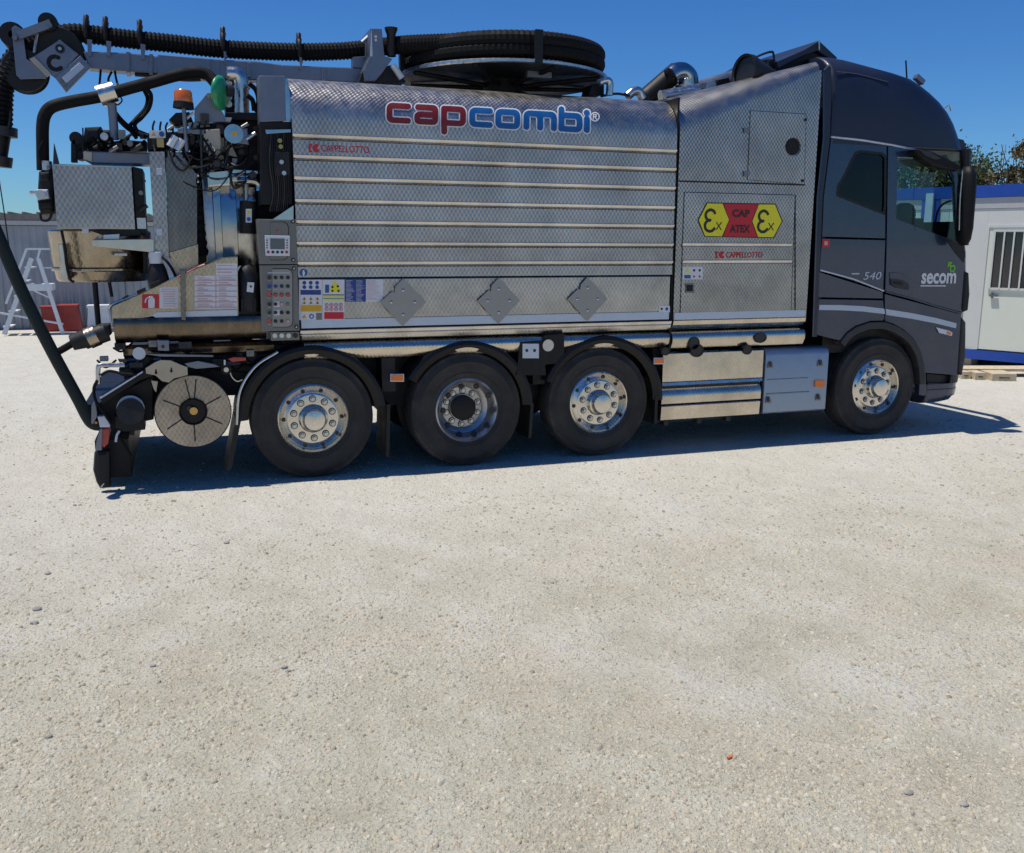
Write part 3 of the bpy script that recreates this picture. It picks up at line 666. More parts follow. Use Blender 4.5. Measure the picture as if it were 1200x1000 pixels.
# ATEX sign
q_ = lambda a, b: (760+a/5, 200+b/5)
AT = ep('atex_sign', [q_(288, 290), q_(341, 187), q_(745, 194), q_(787, 297), q_(735, 397), q_(328, 389)], -.0125, .002, INK, H2, bev=.0003)
AT2 = T
ep('atex_yellow_hexagon', [q_(295, 290), q_(345, 193), q_(434, 194.5), q_(471, 290), q_(430, 385.5), q_(332, 383.5)], -.0145, .0015, YEL, T, bev=.0002)
ep('atex_yellow_hexagon', [q_(609, 297), q_(647, 199), q_(741, 200), q_(780, 297), q_(731, 391), q_(643, 389.5)], -.0145, .0015, YEL, T, bev=.0002)
ep('atex_red_field', [q_(440, 195), q_(642, 198.5), q_(604, 297), q_(638, 389), q_(436, 386), q_(475, 290)], -.0145, .0015, RED, T, bev=.0002)
def plane_strokes(name, strokes, w_, mat, parent, y):
    """round-ended strokes in a plane y=const, built as one union of scanlines"""
    S = np.array([(a[0], a[1], b[0], b[1]) for s in strokes for a, b in zip(s, s[1:])], dtype=float)
    x0, x1 = S[:, [0, 2]].min()-w_, S[:, [0, 2]].max()+w_; y0, y1 = S[:, [1, 3]].min()-w_, S[:, [1, 3]].max()+w_; du = w_/25; dv = w_/8
    us = np.arange(x0, x1+du, du); v = []; f = []; A, B, C, D_ = [S[:, i][:, None] for i in range(4)]; dx, dy = C-A, D_-B; LL = dx*dx+dy*dy+1e-12; yv = y0
    while yv < y1:
        yc = yv+dv/2; t = np.clip(((us[None]-A)*dx+(yc-B)*dy)/LL, 0, 1); D = np.sqrt((A+t*dx-us[None])**2+(B+t*dy-yc)**2).min(0) < w_
        e = np.diff(np.concatenate([[0], D.astype(int), [0]])); st = np.where(e == 1)[0]; en = np.where(e == -1)[0]-1
        for i, j in zip(st, en):
            n = len(v); v += [(us[i], y, yv), (us[j], y, yv), (us[j], y, yv+dv), (us[i], y, yv+dv)]; f.append((n, n+1, n+2, n+3))
        yv += dv
    return mk(name, v, f, mat, parent)
def eps(cx, cy, h):
    r = h*.27; P = []
    for t in range(25, 271, 12): P.append((cx+r*1.05*math.cos(math.radians(t)), cy+r*.95+r*math.sin(math.radians(t))))
    Q = []
    for t in range(90, 336, 12): Q.append((cx+r*1.12*math.cos(math.radians(t)), cy-r*1.02+r*1.05*math.sin(math.radians(t))))
    return [P, Q]
for a, b, xa in ((362, 292, 412), (673, 297, 718)):
    p = at(*q_(a, b), -.017); plane_strokes('explosion_symbol', eps(p.x, p.z, .185), .0135, INK, T, -.017)
    r1 = at(*q_(xa-13, 305 if xa < 500 else 310), -.017); r2 = at(*q_(xa+13, 347 if xa < 500 else 350), -.017)
    plane_strokes('explosion_symbol', [[(r1.x, r1.z), (r2.x, r2.z)], [(r1.x, r2.z), (r2.x, r1.z)]], .005, INK, T, -.0171)
tpx('sign_lettering', 'CAP', *q_(490, 228), *q_(592, 273), INK, T, -.017, .04); tpx('sign_lettering', 'ATEX', *q_(476, 318), *q_(594, 364), INK, T, -.017, .04)
brand(839, 294.8, 893.5, 303, -.0135, T)
PL = quad('small_safety_sheet', 800, 313, 823.5, 327.5, -.0125, WHITE, T); tri(805.8, 317.3, 3, -.0145, YEL, T); quad('notice_bar', 802, 322.5, 809.5, 326.5, -.0145, BLUEV, T)
for u in (813.5, 820): dot(u, 317, 1.7, -.0145, GREYP, T); dot(u, 324.3, 1.5, -.0145, RED, T)
LK = quad('recessed_latch', 803.5, 332, 814, 343.5, -.016, LATCH, T, .006); quad('latch_handle', 805, 334, 812, 341.5, -.022, BLACK, T, .006)
for u, v, a, b in ((817, 411, .075, .065), (813.6, 402.5, .06, .065), (891, 396, .075, .052), (876, 410, .052, .05), (780, 412, .048, .04)):
    p = at(u, v, -.015); ell = [(p.x+a*math.cos(t*.2618), p.z+b*math.sin(t*.2618)) for t in range(24)]
    FP = ext('filler_port', ell, -.015, .06, INK, T, (), .002); ext('port_rim', ell, -.019, .006, BLKPL, FP, [[(p.x+(x-p.x)*.86, p.z+(z-p.z)*.86) for x, z in ell]], .001)
# ---- low side lockers ahead of the third axle
xl0, xl1 = 3.36, 4.50
sweep('locker_panel', [(.0, .975), (-.002, .97), (-.004, .70), (.002, .692), (.12, .692), (.12, .975)], xl0, xl1, STEELB, T, False, both=False)
sweep('locker_panel', [(-.002, .688), (-.01, .66), (.035, .645), (.035, .64), (.12, .64), (.12, .688)], xl0, xl1, STEELR, T, False, both=False)
sweep('locker_panel', [(.04, .637), (.02, .61), (.0, .575), (-.002, .54), (.0, .478), (.012, .47), (.12, .47), (.12, .637)], xl0, xl1-.005, STEELB, T, 'auto', both=False)
sweep('locker_panel', [(.004, .458), (-.004, .45), (.006, .318), (.03, .305), (.12, .305), (.12, .458)], xl0, xl1-.01, STEELB, T, 'auto', both=False)
MB().box((xl0+.01, .03, .31), (xl1-.01, .4, .96)).build('locker_core', CHASSIS, T)
MB().cyl((3.4, .28, .33), (4.3, .28, .33), .10).build('air_tank', ALLOY, T, 'auto')
for x_ in (3.48, 3.86, 4.2): MB().box((x_, .15, .23), (x_+.05, .42, .36)).build('tank_strap', GREYP, T)
BX = sweep('battery_box', [(.14, .985), (.05, .98), (.012, .955), (-.004, .91), (-.004, .33), (.01, .315), (.14, .315)], 4.53, 5.295, BATT, T, 'auto', both=False)
MB().box((4.515, .02, .33), (5.31, .5, .96)).build('battery_box_frame', CHASSIS, T)
sweep('pressed_crease', [(-.002, .675), (-.012, .668), (-.002, .655)], 4.56, 5.05, BATT, BX, False, both=False)
sweep('pressed_crease', [(-.002, .53), (-.012, .523), (-.002, .51)], 4.56, 5.08, BATT, BX, False, both=False)
for u, v in ((903, 428), (961.5, 426), (900.5, 469), (959, 466)):
    quad('box_latch', u-3, v-1, u+3, v+3.5, -.014, LATCH, BX, .01); quad('latch_lever', u-1.4, v-4, u+1.6, v+2, -.02, GREYP, BX, .008)
quad('side_marker', 955.5, 446, 966.5, 454, -.02, ORANGE, T, .018)

# ---- cab
def slice_ring(z, x0, X, yin, rf, rb=.05, n=6):
    y0, y1 = yin, 2.5-yin; out = []
    for cx, cy, r, a in ((X-rf, y0+rf, rf, 270), (X-rf, y1-rf, rf, 0), (x0+rb, y1-rb, rb, 90), (x0+rb, y0+rb, rb, 180)):
        for k in range(n+1):
            t = math.radians(a+90*k/n); out.append((cx+r*math.cos(t), cy+r*math.sin(t), z))
    return out
def stack(name, slices, mat, parent, label=None):
    m = len(slices[0]); v = []
    for s in slices: v += s
    f = [(i*m+k, i*m+(k+1) % m, (i+1)*m+(k+1) % m, (i+1)*m+k) for i in range(len(slices)-1) for k in range(m)]
    f += [tuple(range(m-1, -1, -1)), tuple(range((len(slices)-1)*m, len(slices)*m))]
    return mk(name, v, f, mat, parent, 'auto', label)
rf = [(3.005, 7.00, -.004, .34), (3.08, 6.96, -.004, .34), (3.16, 6.915, -.004, .34), (3.27, 6.85, -.002, .34), (3.38, 6.765, .0, .35), (3.48, 6.66, .008, .36), (3.565, 6.55, .02, .38), (3.63, 6.45, .035, .39), (3.685, 6.35, .055, .4), (3.735, 6.17, .085, .42), (3.775, 5.97, .12, .42), (3.81, 5.76, .16, .35), (3.84, 5.58, .21, .25), (3.865, 5.40, .28, .15)]
FAIR = stack('roof_fairing', [slice_ring(z, 5.135, X, yi, r) for z, X, yi, r in rf], PAINTF, T)
tube('fairing_crease', [at(980, 84, .04), at(1005, 87, .05), at(1040, 96, .03)], .006, PAINT, T, n=6)
MB().tube([at(974, 160.5, -.006), at(1010, 164.5, -.008), at(1045, 170, -.008), at(1070, 175, -.008), at(1096, 183, -.008)], .011, 6).build('drip_moulding', SILVER, T)
# cab side skin: rear section with window hole
ws = [(981, 229), (982, 219), (990, 205), (999, 186), (1003, 179.5), (1008, 177.5), (1033, 180), (1038, 184), (1037.5, 240), (1036, 250.5)]
for far in (0, 1):
    yy = 2.46 if far else 0.
    lab = None
    def P_(pts): return px(pts, 0.)
    ext('cab_side_panel', P_([(974, 162), (1005, 165.5), (1039.2, 170.2), (1037.5, 279.5), (963.5, 277.5), (965.5, 230)]), yy, .04, PAINT, T, [P_(ws)], .005)
    ext('cab_side_panel', P_([(963.3, 279.5), (1037.5, 281.5), (1035.2, 340), (960.7, 317)]), yy, .04, PAINT, T, (), .004)
    ext('cab_side_panel', P_([(960.6, 319), (1035.1, 342.5), (1034.8, 350), (959.5, 348.5)]), yy+.004, .04, PAINT, T, (), .003)
    arch = [(985.5, 399.5), (993, 389), (1003, 382), (1020, 376.5), (1034.5, 376)]
    ext('cab_lower_panel', P_([(959.5, 350.5), (1034.8, 352), (1036.5, 373)]+list(reversed(arch))+[(957, 392.5)]), yy, .04, PAINTL, T, (), .004)
    # door with window opening
    wd = [(1052, 184.5), (1078, 185.5), (1094, 190), (1106, 196), (1114, 204), (1118.5, 214), (1120.5, 262), (1122, 283), (1105, 277), (1079, 267), (1050.5, 256)]
    D_ = ext('door', P_([(1041, 171), (1060, 173.5), (1078, 177), (1100, 184.5), (1117, 192), (1122, 200), (1126, 262), (1131, 300), (1131.5, 320), (1127.5, 366.5), (1037.5, 342.5), (1039.4, 281)]), yy, .045, PAINT, T, [P_(wd)], .005)
    ext('door_window', P_([(1051, 183.5), (1079, 184), (1096, 189), (1108, 195), (1116, 203), (1120.5, 214), (1122, 262), (1123, 285), (1105, 279), (1078.5, 269), (1049.5, 258)]), yy+.012, .006, GLASS, D_, (), .001)
    ext('door_lower_skin', P_([(1037.2, 344.5), (1127, 368.5), (1126, 383), (1122, 440), (1083.5, 437), (1082.5, 428), (1078, 410), (1070, 396), (1060, 387), (1048, 380), (1037.5, 376.5)]), yy+.003, .045, PAINTL, T, (), .005)
    ext('rear_window', P_(ws), yy+.012, .006, GLASSD, T, (), .001)
    ext('window_seal', P_([(980, 230), (981, 218), (989.3, 204), (998, 185), (1002.3, 178.2), (1008, 176), (1034, 178.8), (1039, 183), (1038.2, 240), (1037, 252.5)]), yy-.003 if not far else yy+.038, .006, BLKPL, T, [P_([(982.5, 228), (983.5, 219.5), (991.5, 205), (1000, 187), (1003.5, 181), (1008, 179), (1032, 181.5), (1036.2, 185), (1035.8, 240), (1034.6, 248.5)])], .001)
CB = MB().box((5.16, .06, 1.25), (5.2, 2.44, 2.98)).build('cab_rear_wall', PAINTF, T)
MB().box((5.2, .06, 1.22), (6.95, 2.44, 1.30)).build('cab_floor', BLKPL, T)
MB().box((5.25, .08, 2.99), (6.95, 2.42, 3.003)).build('cab_headlining', GREYP, T)
MB().box((5.62, .08, 1.3), (5.66, 2.44, 2.95)).build('bunk_curtain', SEAT, T)
mb = MB(); mb.box((6.80, .10, 1.9), (7.0, 2.4, 2.27)); mb.box((6.72, .12, 1.3), (7.0, 2.38, 1.9)); mb.build('dashboard', BLKPL, T)
for yy, sx in ((.34, .60), (1.95, 0)):
    s = MB(); s.obox((6.05+sx*.5, yy, 1.78), (.26, 0, 0), (0, .24, 0), (0, 0, .08)); s.obox((5.85+sx, yy, 2.04), (.06, 0, 0), (0, .23, 0), (-.03, 0, .26)); s.cyl((5.98+sx*.5, yy, 1.3), (5.98+sx*.5, yy, 1.72), .07)
    s.lathe([(0, .13), (.05, .125), (.09, .10), (.115, .05), (.12, 0), (.115, -.12)], (5.82+sx, yy, 2.34), (0, 0, 1), 20); s.build('seat', SEAT, T, 'auto')
c_ = Vector((6.52, 1.95, 2.14)); ax_ = Vector((-.45, 0, .9)).normalized(); a_ = ax_.orthogonal().normalized(); b_ = ax_.cross(a_)
mb = MB(); mb.tube([c_+(a_*math.cos(t*.2618)+b_*math.sin(t*.2618))*.22 for t in range(25)], .017, 8, cap=False); mb.cyl(c_, c_-ax_*.25, .05); mb.tube([c_-a_*.2, c_+a_*.2], .02, 6); mb.tube([c_-b_*.2, c_+b_*.2], .02, 6); mb.build('steering_wheel', BLKPL, T, 'auto')
# front end: lower nose, A pillars, windscreen, bumper
def corner_shell(name, lv, mat, x0=6.93, label=None):
    return stack(name, [slice_ring(z, x0, X, yi, r, .02) for z, X, yi, r in lv], mat, T, label)
corner_shell('nose_panel', [(1.14, 7.19, .012, .24), (1.5, 7.19, .01, .24), (1.95, 7.14, .01, .24), (2.05, 7.10, .015, .22)], PAINT)
corner_shell('windscreen_scuttle', [(2.055, 7.10, .02, .22), (2.27, 7.07, .03, .22)], BLKPL)
corner_shell('grille', [(.80, 7.22, .012, .24), (1.12, 7.21, .012, .24)], BLKPL)
for s in (0, 1):
    fy = (lambda y: y) if s == 0 else (lambda y: 2.5-y)
    a, b = (6.99, fy(.07), 2.02), (6.92, fy(.09), 3.02)
    MB().tube([(6.99, fy(.05), 2.02), (6.97, fy(.05), 2.5), (6.90, fy(.06), 3.02)], .055, 8).build('windscreen_pillar', BLKPL, T, 'auto')
v = [(7.08, .12, 2.25), (7.16, .5, 2.25), (7.18, 1.25, 2.25), (7.16, 2.0, 2.25), (7.08, 2.38, 2.25), (6.93, .12, 3.0), (7.0, .5, 3.0), (7.03, 1.25, 3.0), (7.0, 2.0, 3.0), (6.93, 2.38, 3.0)]
mk('windscreen', v, [(i, i+1, i+6, i+5) for i in range(4)], GLASS, T, True)
tube('mirror_stay', [at(1096, 262, .46), at(1099, 248, .46), at(1106, 239, .46), at(1119, 234, .46)], .012, BLKPL, T, n=6)
# sun visor
mb = MB(); prof = [(6.86, 3.13), (6.93, 3.12), (7.03, 2.96), (7.01, 2.94), (6.93, 3.02), (6.86, 3.06)]
m = 6; vv = [(x, .12, z) for x, z in prof]+[(x+.24, .6, z) for x, z in prof]+[(x+.24, 1.9, z) for x, z in prof]+[(x, 2.38, z) for x, z in prof]
mb.add(vv, [(i*m+k, (i+1)*m+k, (i+1)*m+(k+1) % m, i*m+(k+1) % m) for i in range(3) for k in range(m)]+[tuple(range(m)), tuple(range(4*m-1, 3*m-1, -1))]).build('sun_visor', PAINTF, T)
# quarter window black infill and door front edge
ep('quarter_panel', [(1106, 277.5), (1122.5, 284.5), (1128, 262), (1131.5, 300), (1129.5, 308), (1120, 297)], -.006, .01, BLKPL, T, bev=.002)
# mirrors
MIRB = simple('mirror_shell', (.004, .004, .005), .6, spec=.25, var=.1)
MA = ep('mirror_arm', [(1074, 175), (1082, 174), (1097, 178.5), (1112, 186), (1121, 190), (1128, 196), (1122, 201), (1108, 199), (1094, 195), (1082, 187), (1075, 179)], -.16, .14, MIRB, T, bev=.03)
ep('mirror_arm_insert', [(1078, 176), (1090, 178), (1103, 186), (1096, 187), (1084, 182)], -.166, .01, GREYP, MA, bev=.004)
mb = MB(); lv = []
for z, w_ in ((2.02, .05), (2.08, .09), (2.2, .11), (2.6, .12), (2.74, .11), (2.82, .06)):
    ring = []
    for k in range(12):
        t = 2*math.pi*k/12; ring.append((6.775+w_*.62*math.cos(t)+(z-2.4)*-.05, -.15+w_*.9*math.sin(t), z))
    lv.append(ring)
m = 12; v = sum(lv, []); f = [(i*m+k, i*m+(k+1) % m, (i+1)*m+(k+1) % m, (i+1)*m+k) for i in range(5) for k in range(m)]+[tuple(range(m-1, -1, -1)), tuple(range(5*m, 6*m))]
MH = mk('mirror', v, f, MIRB, T, True)
tube('mirror_trim', [at(1128, 200, -.31), at(1125, 235, -.31), at(1124, 270, -.31)], .006, ALLOY, MH, n=6)
v2 = [(x, 2.5-y, z) for x, y, z in v]; mk('mirror', v2, [tuple(reversed(q)) for q in f], BLKPL, T, True)
MB().tube([(6.7, 2.5, 2.9), (6.86, 2.62, 2.88), (6.86, 2.68, 2.8)], .05, 8).build('mirror_arm', BLKPL, T, 'auto')
# silver stripe, creases, handle, badge, lettering
ep('silver_stripe', [(960.5, 357.5), (985, 357.7), (1012, 359), (1036.3, 362), (1037.5, 368.3), (1012, 365.3), (985, 363.8), (959.8, 363.5)], -.0035, .003, SILVER, T, bev=.0005)
ep('silver_stripe', [(1038, 362.3), (1068, 367), (1098, 373), (1121, 379), (1120.3, 385), (1098, 379.5), (1068, 373.7), (1038.8, 369.2)], -.0035, .003, SILVER, T, bev=.0005)
MB().tube([at(961, 316.5, -.004), at(1000, 327, -.008), at(1035.5, 341, -.006)], .010, 6).build('body_crease', SILVER, T)
MB().tube([at(1037.5, 342, -.006), at(1068, 350, -.008), at(1100, 360, -.008), at(1126.5, 367, -.004)], .010, 6).build('body_crease', PAINTL, T)
HD = ep('door_handle', [(1042.5, 320), (1050, 318.8), (1060, 321.5), (1066, 328), (1066, 338.5), (1054, 336.5), (1044, 333)], -.008, .012, PAINTL, T, bev=.004)
ep('handle_grip', [(1044.5, 327), (1058, 328.5), (1065, 333), (1065.5, 340), (1052, 337.5), (1045, 334)], -.02, .014, GREYP, HD, bev=.005); ep('handle_recess', [(1046, 329.5), (1057, 331), (1058, 334.5), (1047, 333)], -.022, .003, BLACK, HD, bev=.001)
BD = T
tpx('badge', '540', 1011.5, 319, 1031.5, 328, SILVER, T, -.004, .0, .25); tpx('badge', '-', 998, 320.3, 1007, 321.8, SILVER, T, -.004, .0)
q5 = lambda a, b: (940+a/4.61, 220+b/4.61)
tpx('operator_name', 'secom', *q5(642, 462), *q5(829, 521), WHITE, T, -.004, .03); quad('operator_tagline', *q5(640, 528), *q5(776, 534), -.003, WHITE, T, .001)
def sq(cx, cz, s): return [(cx-s, cz-s*.55), (cx-s*.55, cz-s), (cx+s*.6, cz-s), (cx+s, cz-s*.6), (cx+s, cz+s*.6), (cx+s*.6, cz+s), (cx-s*.6, cz+s), (cx-s, cz+s*.6)]
p = at(*q5(812, 438), -.004); plane_strokes('operator_emblem', [sq(p.x, p.z, .028)+[sq(p.x, p.z, .028)[0]]], .010, GREENV, T, -.004)
p = at(*q5(797, 421), -.0044); plane_strokes('operator_emblem', [[(p.x+.022, p.z+.028), (p.x-.020, p.z+.028), (p.x-.020, p.z-.012)], [(p.x-.02, p.z+.003), (p.x+.006, p.z+.003), (p.x+.006, p.z+.012)]], .009, GREENV, T, -.0044)
quad('warning_sticker', 964, 280.5, 972, 290, -.003, RED, T, .002); quad('sticker_print', 966, 283, 970, 287.5, -.0045, PINK, T, .001)
IL = ep('indicator_lamp', [(1097.5, 383.8), (1113, 387.8), (1116.5, 390), (1115.5, 394), (1101, 390.3)], -.014, .012, WHITE, T, bev=.003)
ep('lamp_insert', [(1110, 388.5), (1114.5, 389.8), (1114, 393), (1109.5, 391.8)], -.0165, .003, ORANGE, IL, bev=.0005)
# wheel arch liner and bumper
def arch_strip(name, pts, w_, y0, d, mat):
    out = px(pts, 0.); n = len(out); inn = []
    cx, cz = AX[3], .526
    for x, z in out:
        r = math.hypot(x-cx, z-cz); inn.append((cx+(x-cx)*(r-w_)/r, cz+(z-cz)*(r-w_)/r))
    return ext(name, out+list(reversed(inn)), y0, d, mat, T, (), .008)
arch_strip('wheel_arch', [(984, 400.5), (992, 390), (1002, 383), (1018, 377.5), (1036, 377), (1050, 382), (1061, 389), (1070.5, 398), (1078, 412), (1082, 428), (1083.5, 450)], .075, -.02, .5, GREYP)
MB().box((5.3, .12, .9), (6.6, .2, 1.2)).build('wheel_well_liner', BLACK, T)
MB().box((5.25, .5, .45), (6.6, 2.0, 1.22)).build('engine', BLACK, T)
MB().box((6.55, .05, .75), (6.95, 2.45, 1.15)).build('step_well', BLACK, T)
ep('entry_step', [(1086, 438), (1121, 441), (1118, 463), (1086, 463)], .05, .25, BLKPL, T); ep('step_tread', [(1088, 449), (1116, 449.5), (1116, 452), (1088, 451.5)], .02, .1, GREYP, T, bev=.003)
def bump_slices(): return [slice_ring(z, 6.63, X, yi, r, .03) for z, X, yi, r in ((.30, 7.08, .10, .25), (.33, 7.14, .03, .27), (.40, 7.19, .0, .28), (.46, 7.20, .0, .28), (.465, 7.20, .012, .28), (.52, 7.21, .012, .28))]
stack('bumper', bump_slices(), PAINTL, T)
corner_shell('bumper_corner', [(.52, 7.21, .01, .26), (.80, 7.22, .01, .24)], GREYP, 6.97)
ep('bumper_side_post', [(1078.5, 436), (1084.5, 437), (1086, 463), (1083, 464), (1077, 463)], .0, .08, PAINTL, T)
ep('air_deflector_fin', [(1132, 318), (1136, 320), (1137, 345), (1135, 364), (1130, 366), (1128.5, 362)], -.02, .1, BLKPL, T, bev=.02)
ep('air_deflector_fin', [(1128, 372), (1132.5, 378), (1132, 418), (1128, 440), (1124, 436)], -.012, .1, GREYP, T, bev=.02)
# rear side deflector of cab and cables in the gap
ep('side_deflector', [(966, 82), (972, 76), (974.5, 80), (973, 160), (964.5, 230), (957.5, 395), (953, 395), (958.5, 230), (966, 160)], .0, .03, PAINTF, T, bev=.004)
ep('deflector_edge', [(964.5, 84), (966.2, 84), (966.2, 160), (958.8, 230), (953.4, 395), (952, 395), (957.3, 230), (964.5, 160)], -.012, .01, PAINT, T, bev=.002)
MB().box((5.0, .35, 1.0), (5.12, 2.2, 3.7)).build('gap_equipment', BLACK, T)
for k in range(11): MB().box((4.995, .12, 1.5+k*.2), (5.06, .3, 1.6+k*.2)).build('step_rung', GREYP, T)
ep('exhaust_bracket', [(961, 110), (966, 112), (966, 145), (961, 146)], .18, .05, STEELP, T)
# roof items of cab
tube('aerial', [at(1063, 97, .35), at(1061.5, 71, .35)], .009, BLACK, T, n=6, sm=0)
MB().obox(at(1077, 93.5, .35), (.05, 0, -.03), (0, .03, 0), (.012, 0, .022)).build('roof_beacon_mount', ALU, T)
tube('roof_lamp_bracket', [at(1105, 130, .25), at(1112, 124, .25), at(1114.5, 130, .25)], .008, ALLOY, T, n=6)
# spoiler/air box above the gap
v = []
for y in (.35, 2.15): v += [tuple(at(u, vv_, .35).xz) for u, vv_ in ()]
SPp = [(911, 72), (941, 59), (960, 47.5), (982, 68), (976, 72), (958, 59.5), (941, 66), (913, 80)]
ep('roof_spoiler', SPp, .42, 1.6, PAINTF, T, bev=.01)
ep('spoiler_core', [(908, 82), (941, 65), (959, 58.5), (975, 71), (962, 78), (905, 90)], .47, 1.5, BLACK, T, bev=.01)
tube('spoiler_rod', [at(960, 47, .40), at(960, 59, .40)], .008, ALLOY, T, n=6, sm=0)
p0, p1 = at(872, 84, .30), at(903, 90, .36)
mb = MB(); mb.lathe([(.14, 0), (.165, -.01), (.165, .06), (.155, .08), (.07, .36), (.05, .42)], at(872, 84, .28), (p1-p0), 28); mb.build('air_horn', BLKPL, T, 'auto')
MB().lathe([(.0, .03), (.14, .02)], at(872, 84, .28), (p1-p0), 28).build('horn_mouth', INK, T)
tube('roof_rail', [at(884, 68, .6), at(893, 64, .6), at(903, 61, .6), at(906.5, 64, .6), at(908, 84, .6)], .012, BLKPL, T, n=6)
ep('roof_valve', [(894, 70), (904, 69), (906, 82), (898, 80)], .55, .1, GREYP, T)
for u, v, w_, h, m_ in ((862, 96, 8, 4, ALU), (848, 98, 9, 4, BLACK), (834, 100, 6, 4, ALLOY), (905, 78, 5, 7, BLKPL)):
    ep('roof_fitting', [(u-w_, v+h), (u-w_*.8, v-h), (u+w_*.7, v-h-3), (u+w_, v+h-2)], .5, .35, m_, T)
# exhaust and pipework
MB().cyl(at(756, 116, .9), at(793, 84, .9), .10, n=24).build('vent_duct', BLACK, T, 'auto')
mb = MB(); mb.tube(cr([at(786, 90, .75), at(792, 86, .75), at(800, 85.5, .75), at(806, 91, .75), at(807, 99, .75)], 5), .10, 24); mb.build('exhaust_elbow', STEELP, T, 'auto')
MB().cyl(at(806, 100, .75), at(806, 103.5, .75), .125, n=24).build('exhaust_clamp', ALLOY, T, 'auto')
MB().cyl(at(774, 113, .62), at(818, 105, .62), .055, n=20).build('silencer', CHROME, T, 'auto')
MB().cyl(at(779, 112, .5), at(813, 107, .5), .035, n=12).build('silencer_bracket', ALLOY, T, 'auto')
MB().cyl(at(815, 106, .8), at(868, 90, .9), .085, n=20).build('intake_pipe', ALU, T, 'auto')
tube('breather_pipe', [at(735, 113, .7), at(742, 107.5, .7), at(749, 108, .7), at(753, 116, .7)], .045, CHROME, T, n=12)
tube('breather_pipe', [at(714, 112, .5), at(714.5, 97, .5), at(709, 94.5, .5), at(702, 97, .5)], .035, CHROME, T, n=12)
tube('roof_cable', [at(704, 113, .6), at(722, 110, .6), at(738, 112.5, .6)], .012, BLACK, T, n=6)
ep('reel_foot', [(694, 99), (708, 97), (708, 111), (690, 112)], .6, .2, BLACK, T)

# ---- suction hose reel on the roof
RX, RY, RR = 2.14, 1.25, 1.02
REEL = MB().lathe([(0.2, .0), (RR-.06, .02), (RR+.0, -.006), (RR+.012, .01), (RR+.01, .026), (RR-.05, .04), (.2, .02)], (RX, RY, 3.605), (0, 0, 1), 72).build('reel_platter', GREYP, T, 'auto')
mb = MB()
for k in range(8):
    t = k*math.pi/4+.2; c, s = math.cos(t), math.sin(t); mb.tube([(RX+.2*c, RY+.2*s, 3.55), (RX+(RR-.05)*c, RY+(RR-.05)*s, 3.6)], .022, 6)
mb.build('platter_rib', CHASSIS, T)
MB().cyl((RX, RY, 3.38), (RX, RY, 3.95), .2, n=28).build('reel_hub', BLACK, T, 'auto')
hp = []
for i in range(int(360*2.0/6)+3):
    t = math.radians(i*6); rr_ = RR-.085-.0*i; hp.append(Vector((RX+rr_*math.cos(t+2.6), RY+rr_*math.sin(t+2.6), 3.70+.088*(i*6/360))))
q = MB(); k = 0; pts = []
for a, b in zip(hp, hp[1:]):
    for j in range(4): pts.append(a.lerp(b, j/4))
q.tube(pts, .078, 12, rfun=lambda i: .078 if i % 2 else .073).build('coiled_suction_hose', HOSEB, T)
for t in (-91, 0, 90, 180):
    a = math.radians(t); c, s = math.cos(a), math.sin(a); r = RR+.012
    MB().obox((RX+r*c, RY+r*s, 3.74), (.018*c, .018*s, 0), (-.035*s, .035*c, 0), (0, 0, .14)).build('reel_post', BLKPL, T)
cup = Vector((RX+(RR-.1)*math.cos(-1.3), RY+(RR-.1)*math.sin(-1.3), 3.56)); MB().obox(at(631, 88, .6), (.12, 0, -.0), (0, .03, 0), (0, 0, .025)).build('reel_bracket', ALU, T)
MB().lathe([(RR+.004, -.008), (RR+.018, .0), (RR+.018, .022), (RR+.004, .03)], (RX, RY, 3.605), (0, 0, 1), 72).build('platter_rim', ALLOY, T, 'auto')
# ---- boom over the rear half
YB = 1.25
ep('boom', [(97, 60), (150, 62), (184, 66), (300, 72), (330, 76), (395, 79), (434, 80), (455, 95), (470, 99), (340, 93), (300, 94), (186, 90), (185, 86), (150, 84), (104, 80)], YB-.09, .18, ALU, T, bev=.01)
ep('boom_inner_section', [(185, 64), (258, 70), (258, 92), (185, 87)], YB-.10, .2, ALU, T, bev=.006)
for u, v0, v1 in ((150, 60.5, 85), (177, 63, 87), (245, 69, 90), (292, 73, 91), (380, 79, 95)):
    b = ep('boom_collar', [(u-2.2, v0), (u+2.2, v0+.3), (u+2.2, v1), (u-2.2, v1)], YB-.115, .23, ALU, T, bev=.004)
    for k in range(4): cyly('bolt', u, v0+4+k*(v1-v0-8)/3, YB-.121, .008, .01, LATCH, b, 8)
tube('boom_underside_cable', [at(158, 87, 1.2), at(185, 89.5, 1.2), at(215, 93, 1.2), at(235, 93, 1.2)], .02, CHASSIS, T, n=6)
# boom cradle at the reel
CRD = ep('boom_cradle', [(426, 83), (433, 67), (434, 33.5), (447.5, 33.5), (451, 66), (460, 69), (448, 86), (440, 95), (428, 95)], .95, .55, ALU, T, bev=.008)
ep('cradle_rib', [(435.5, 35), (437, 66), (434, 66)], .94, .02, STRIP, CRD, bev=.002)
for v in (43, 47): cyly('bolt', 440.5, v, .94, .012, .02, WHITE, CRD, 8)
tube('cradle_brace', [at(424, 50, 1.1), at(434, 41, 1.1)], .02, ALU, T, n=6, sm=0)
ep('boom_lug', [(413.5, 67), (428, 66), (428, 80), (413.5, 79)], 1.15, .1, ALU, T)
MB().lathe([(.04, -.16), (.042, .03), (.058, .07), (.062, .09), (.04, .095), (0, .085)], at(458.5, 45, 1.0), (0, 0, 1), 18).build('bollard_guide', BLKPL, T, 'auto')
tube('cradle_strut', [at(460, 76, .9), at(471, 92, .9)], .028, STRIP, T, n=6, sm=0)
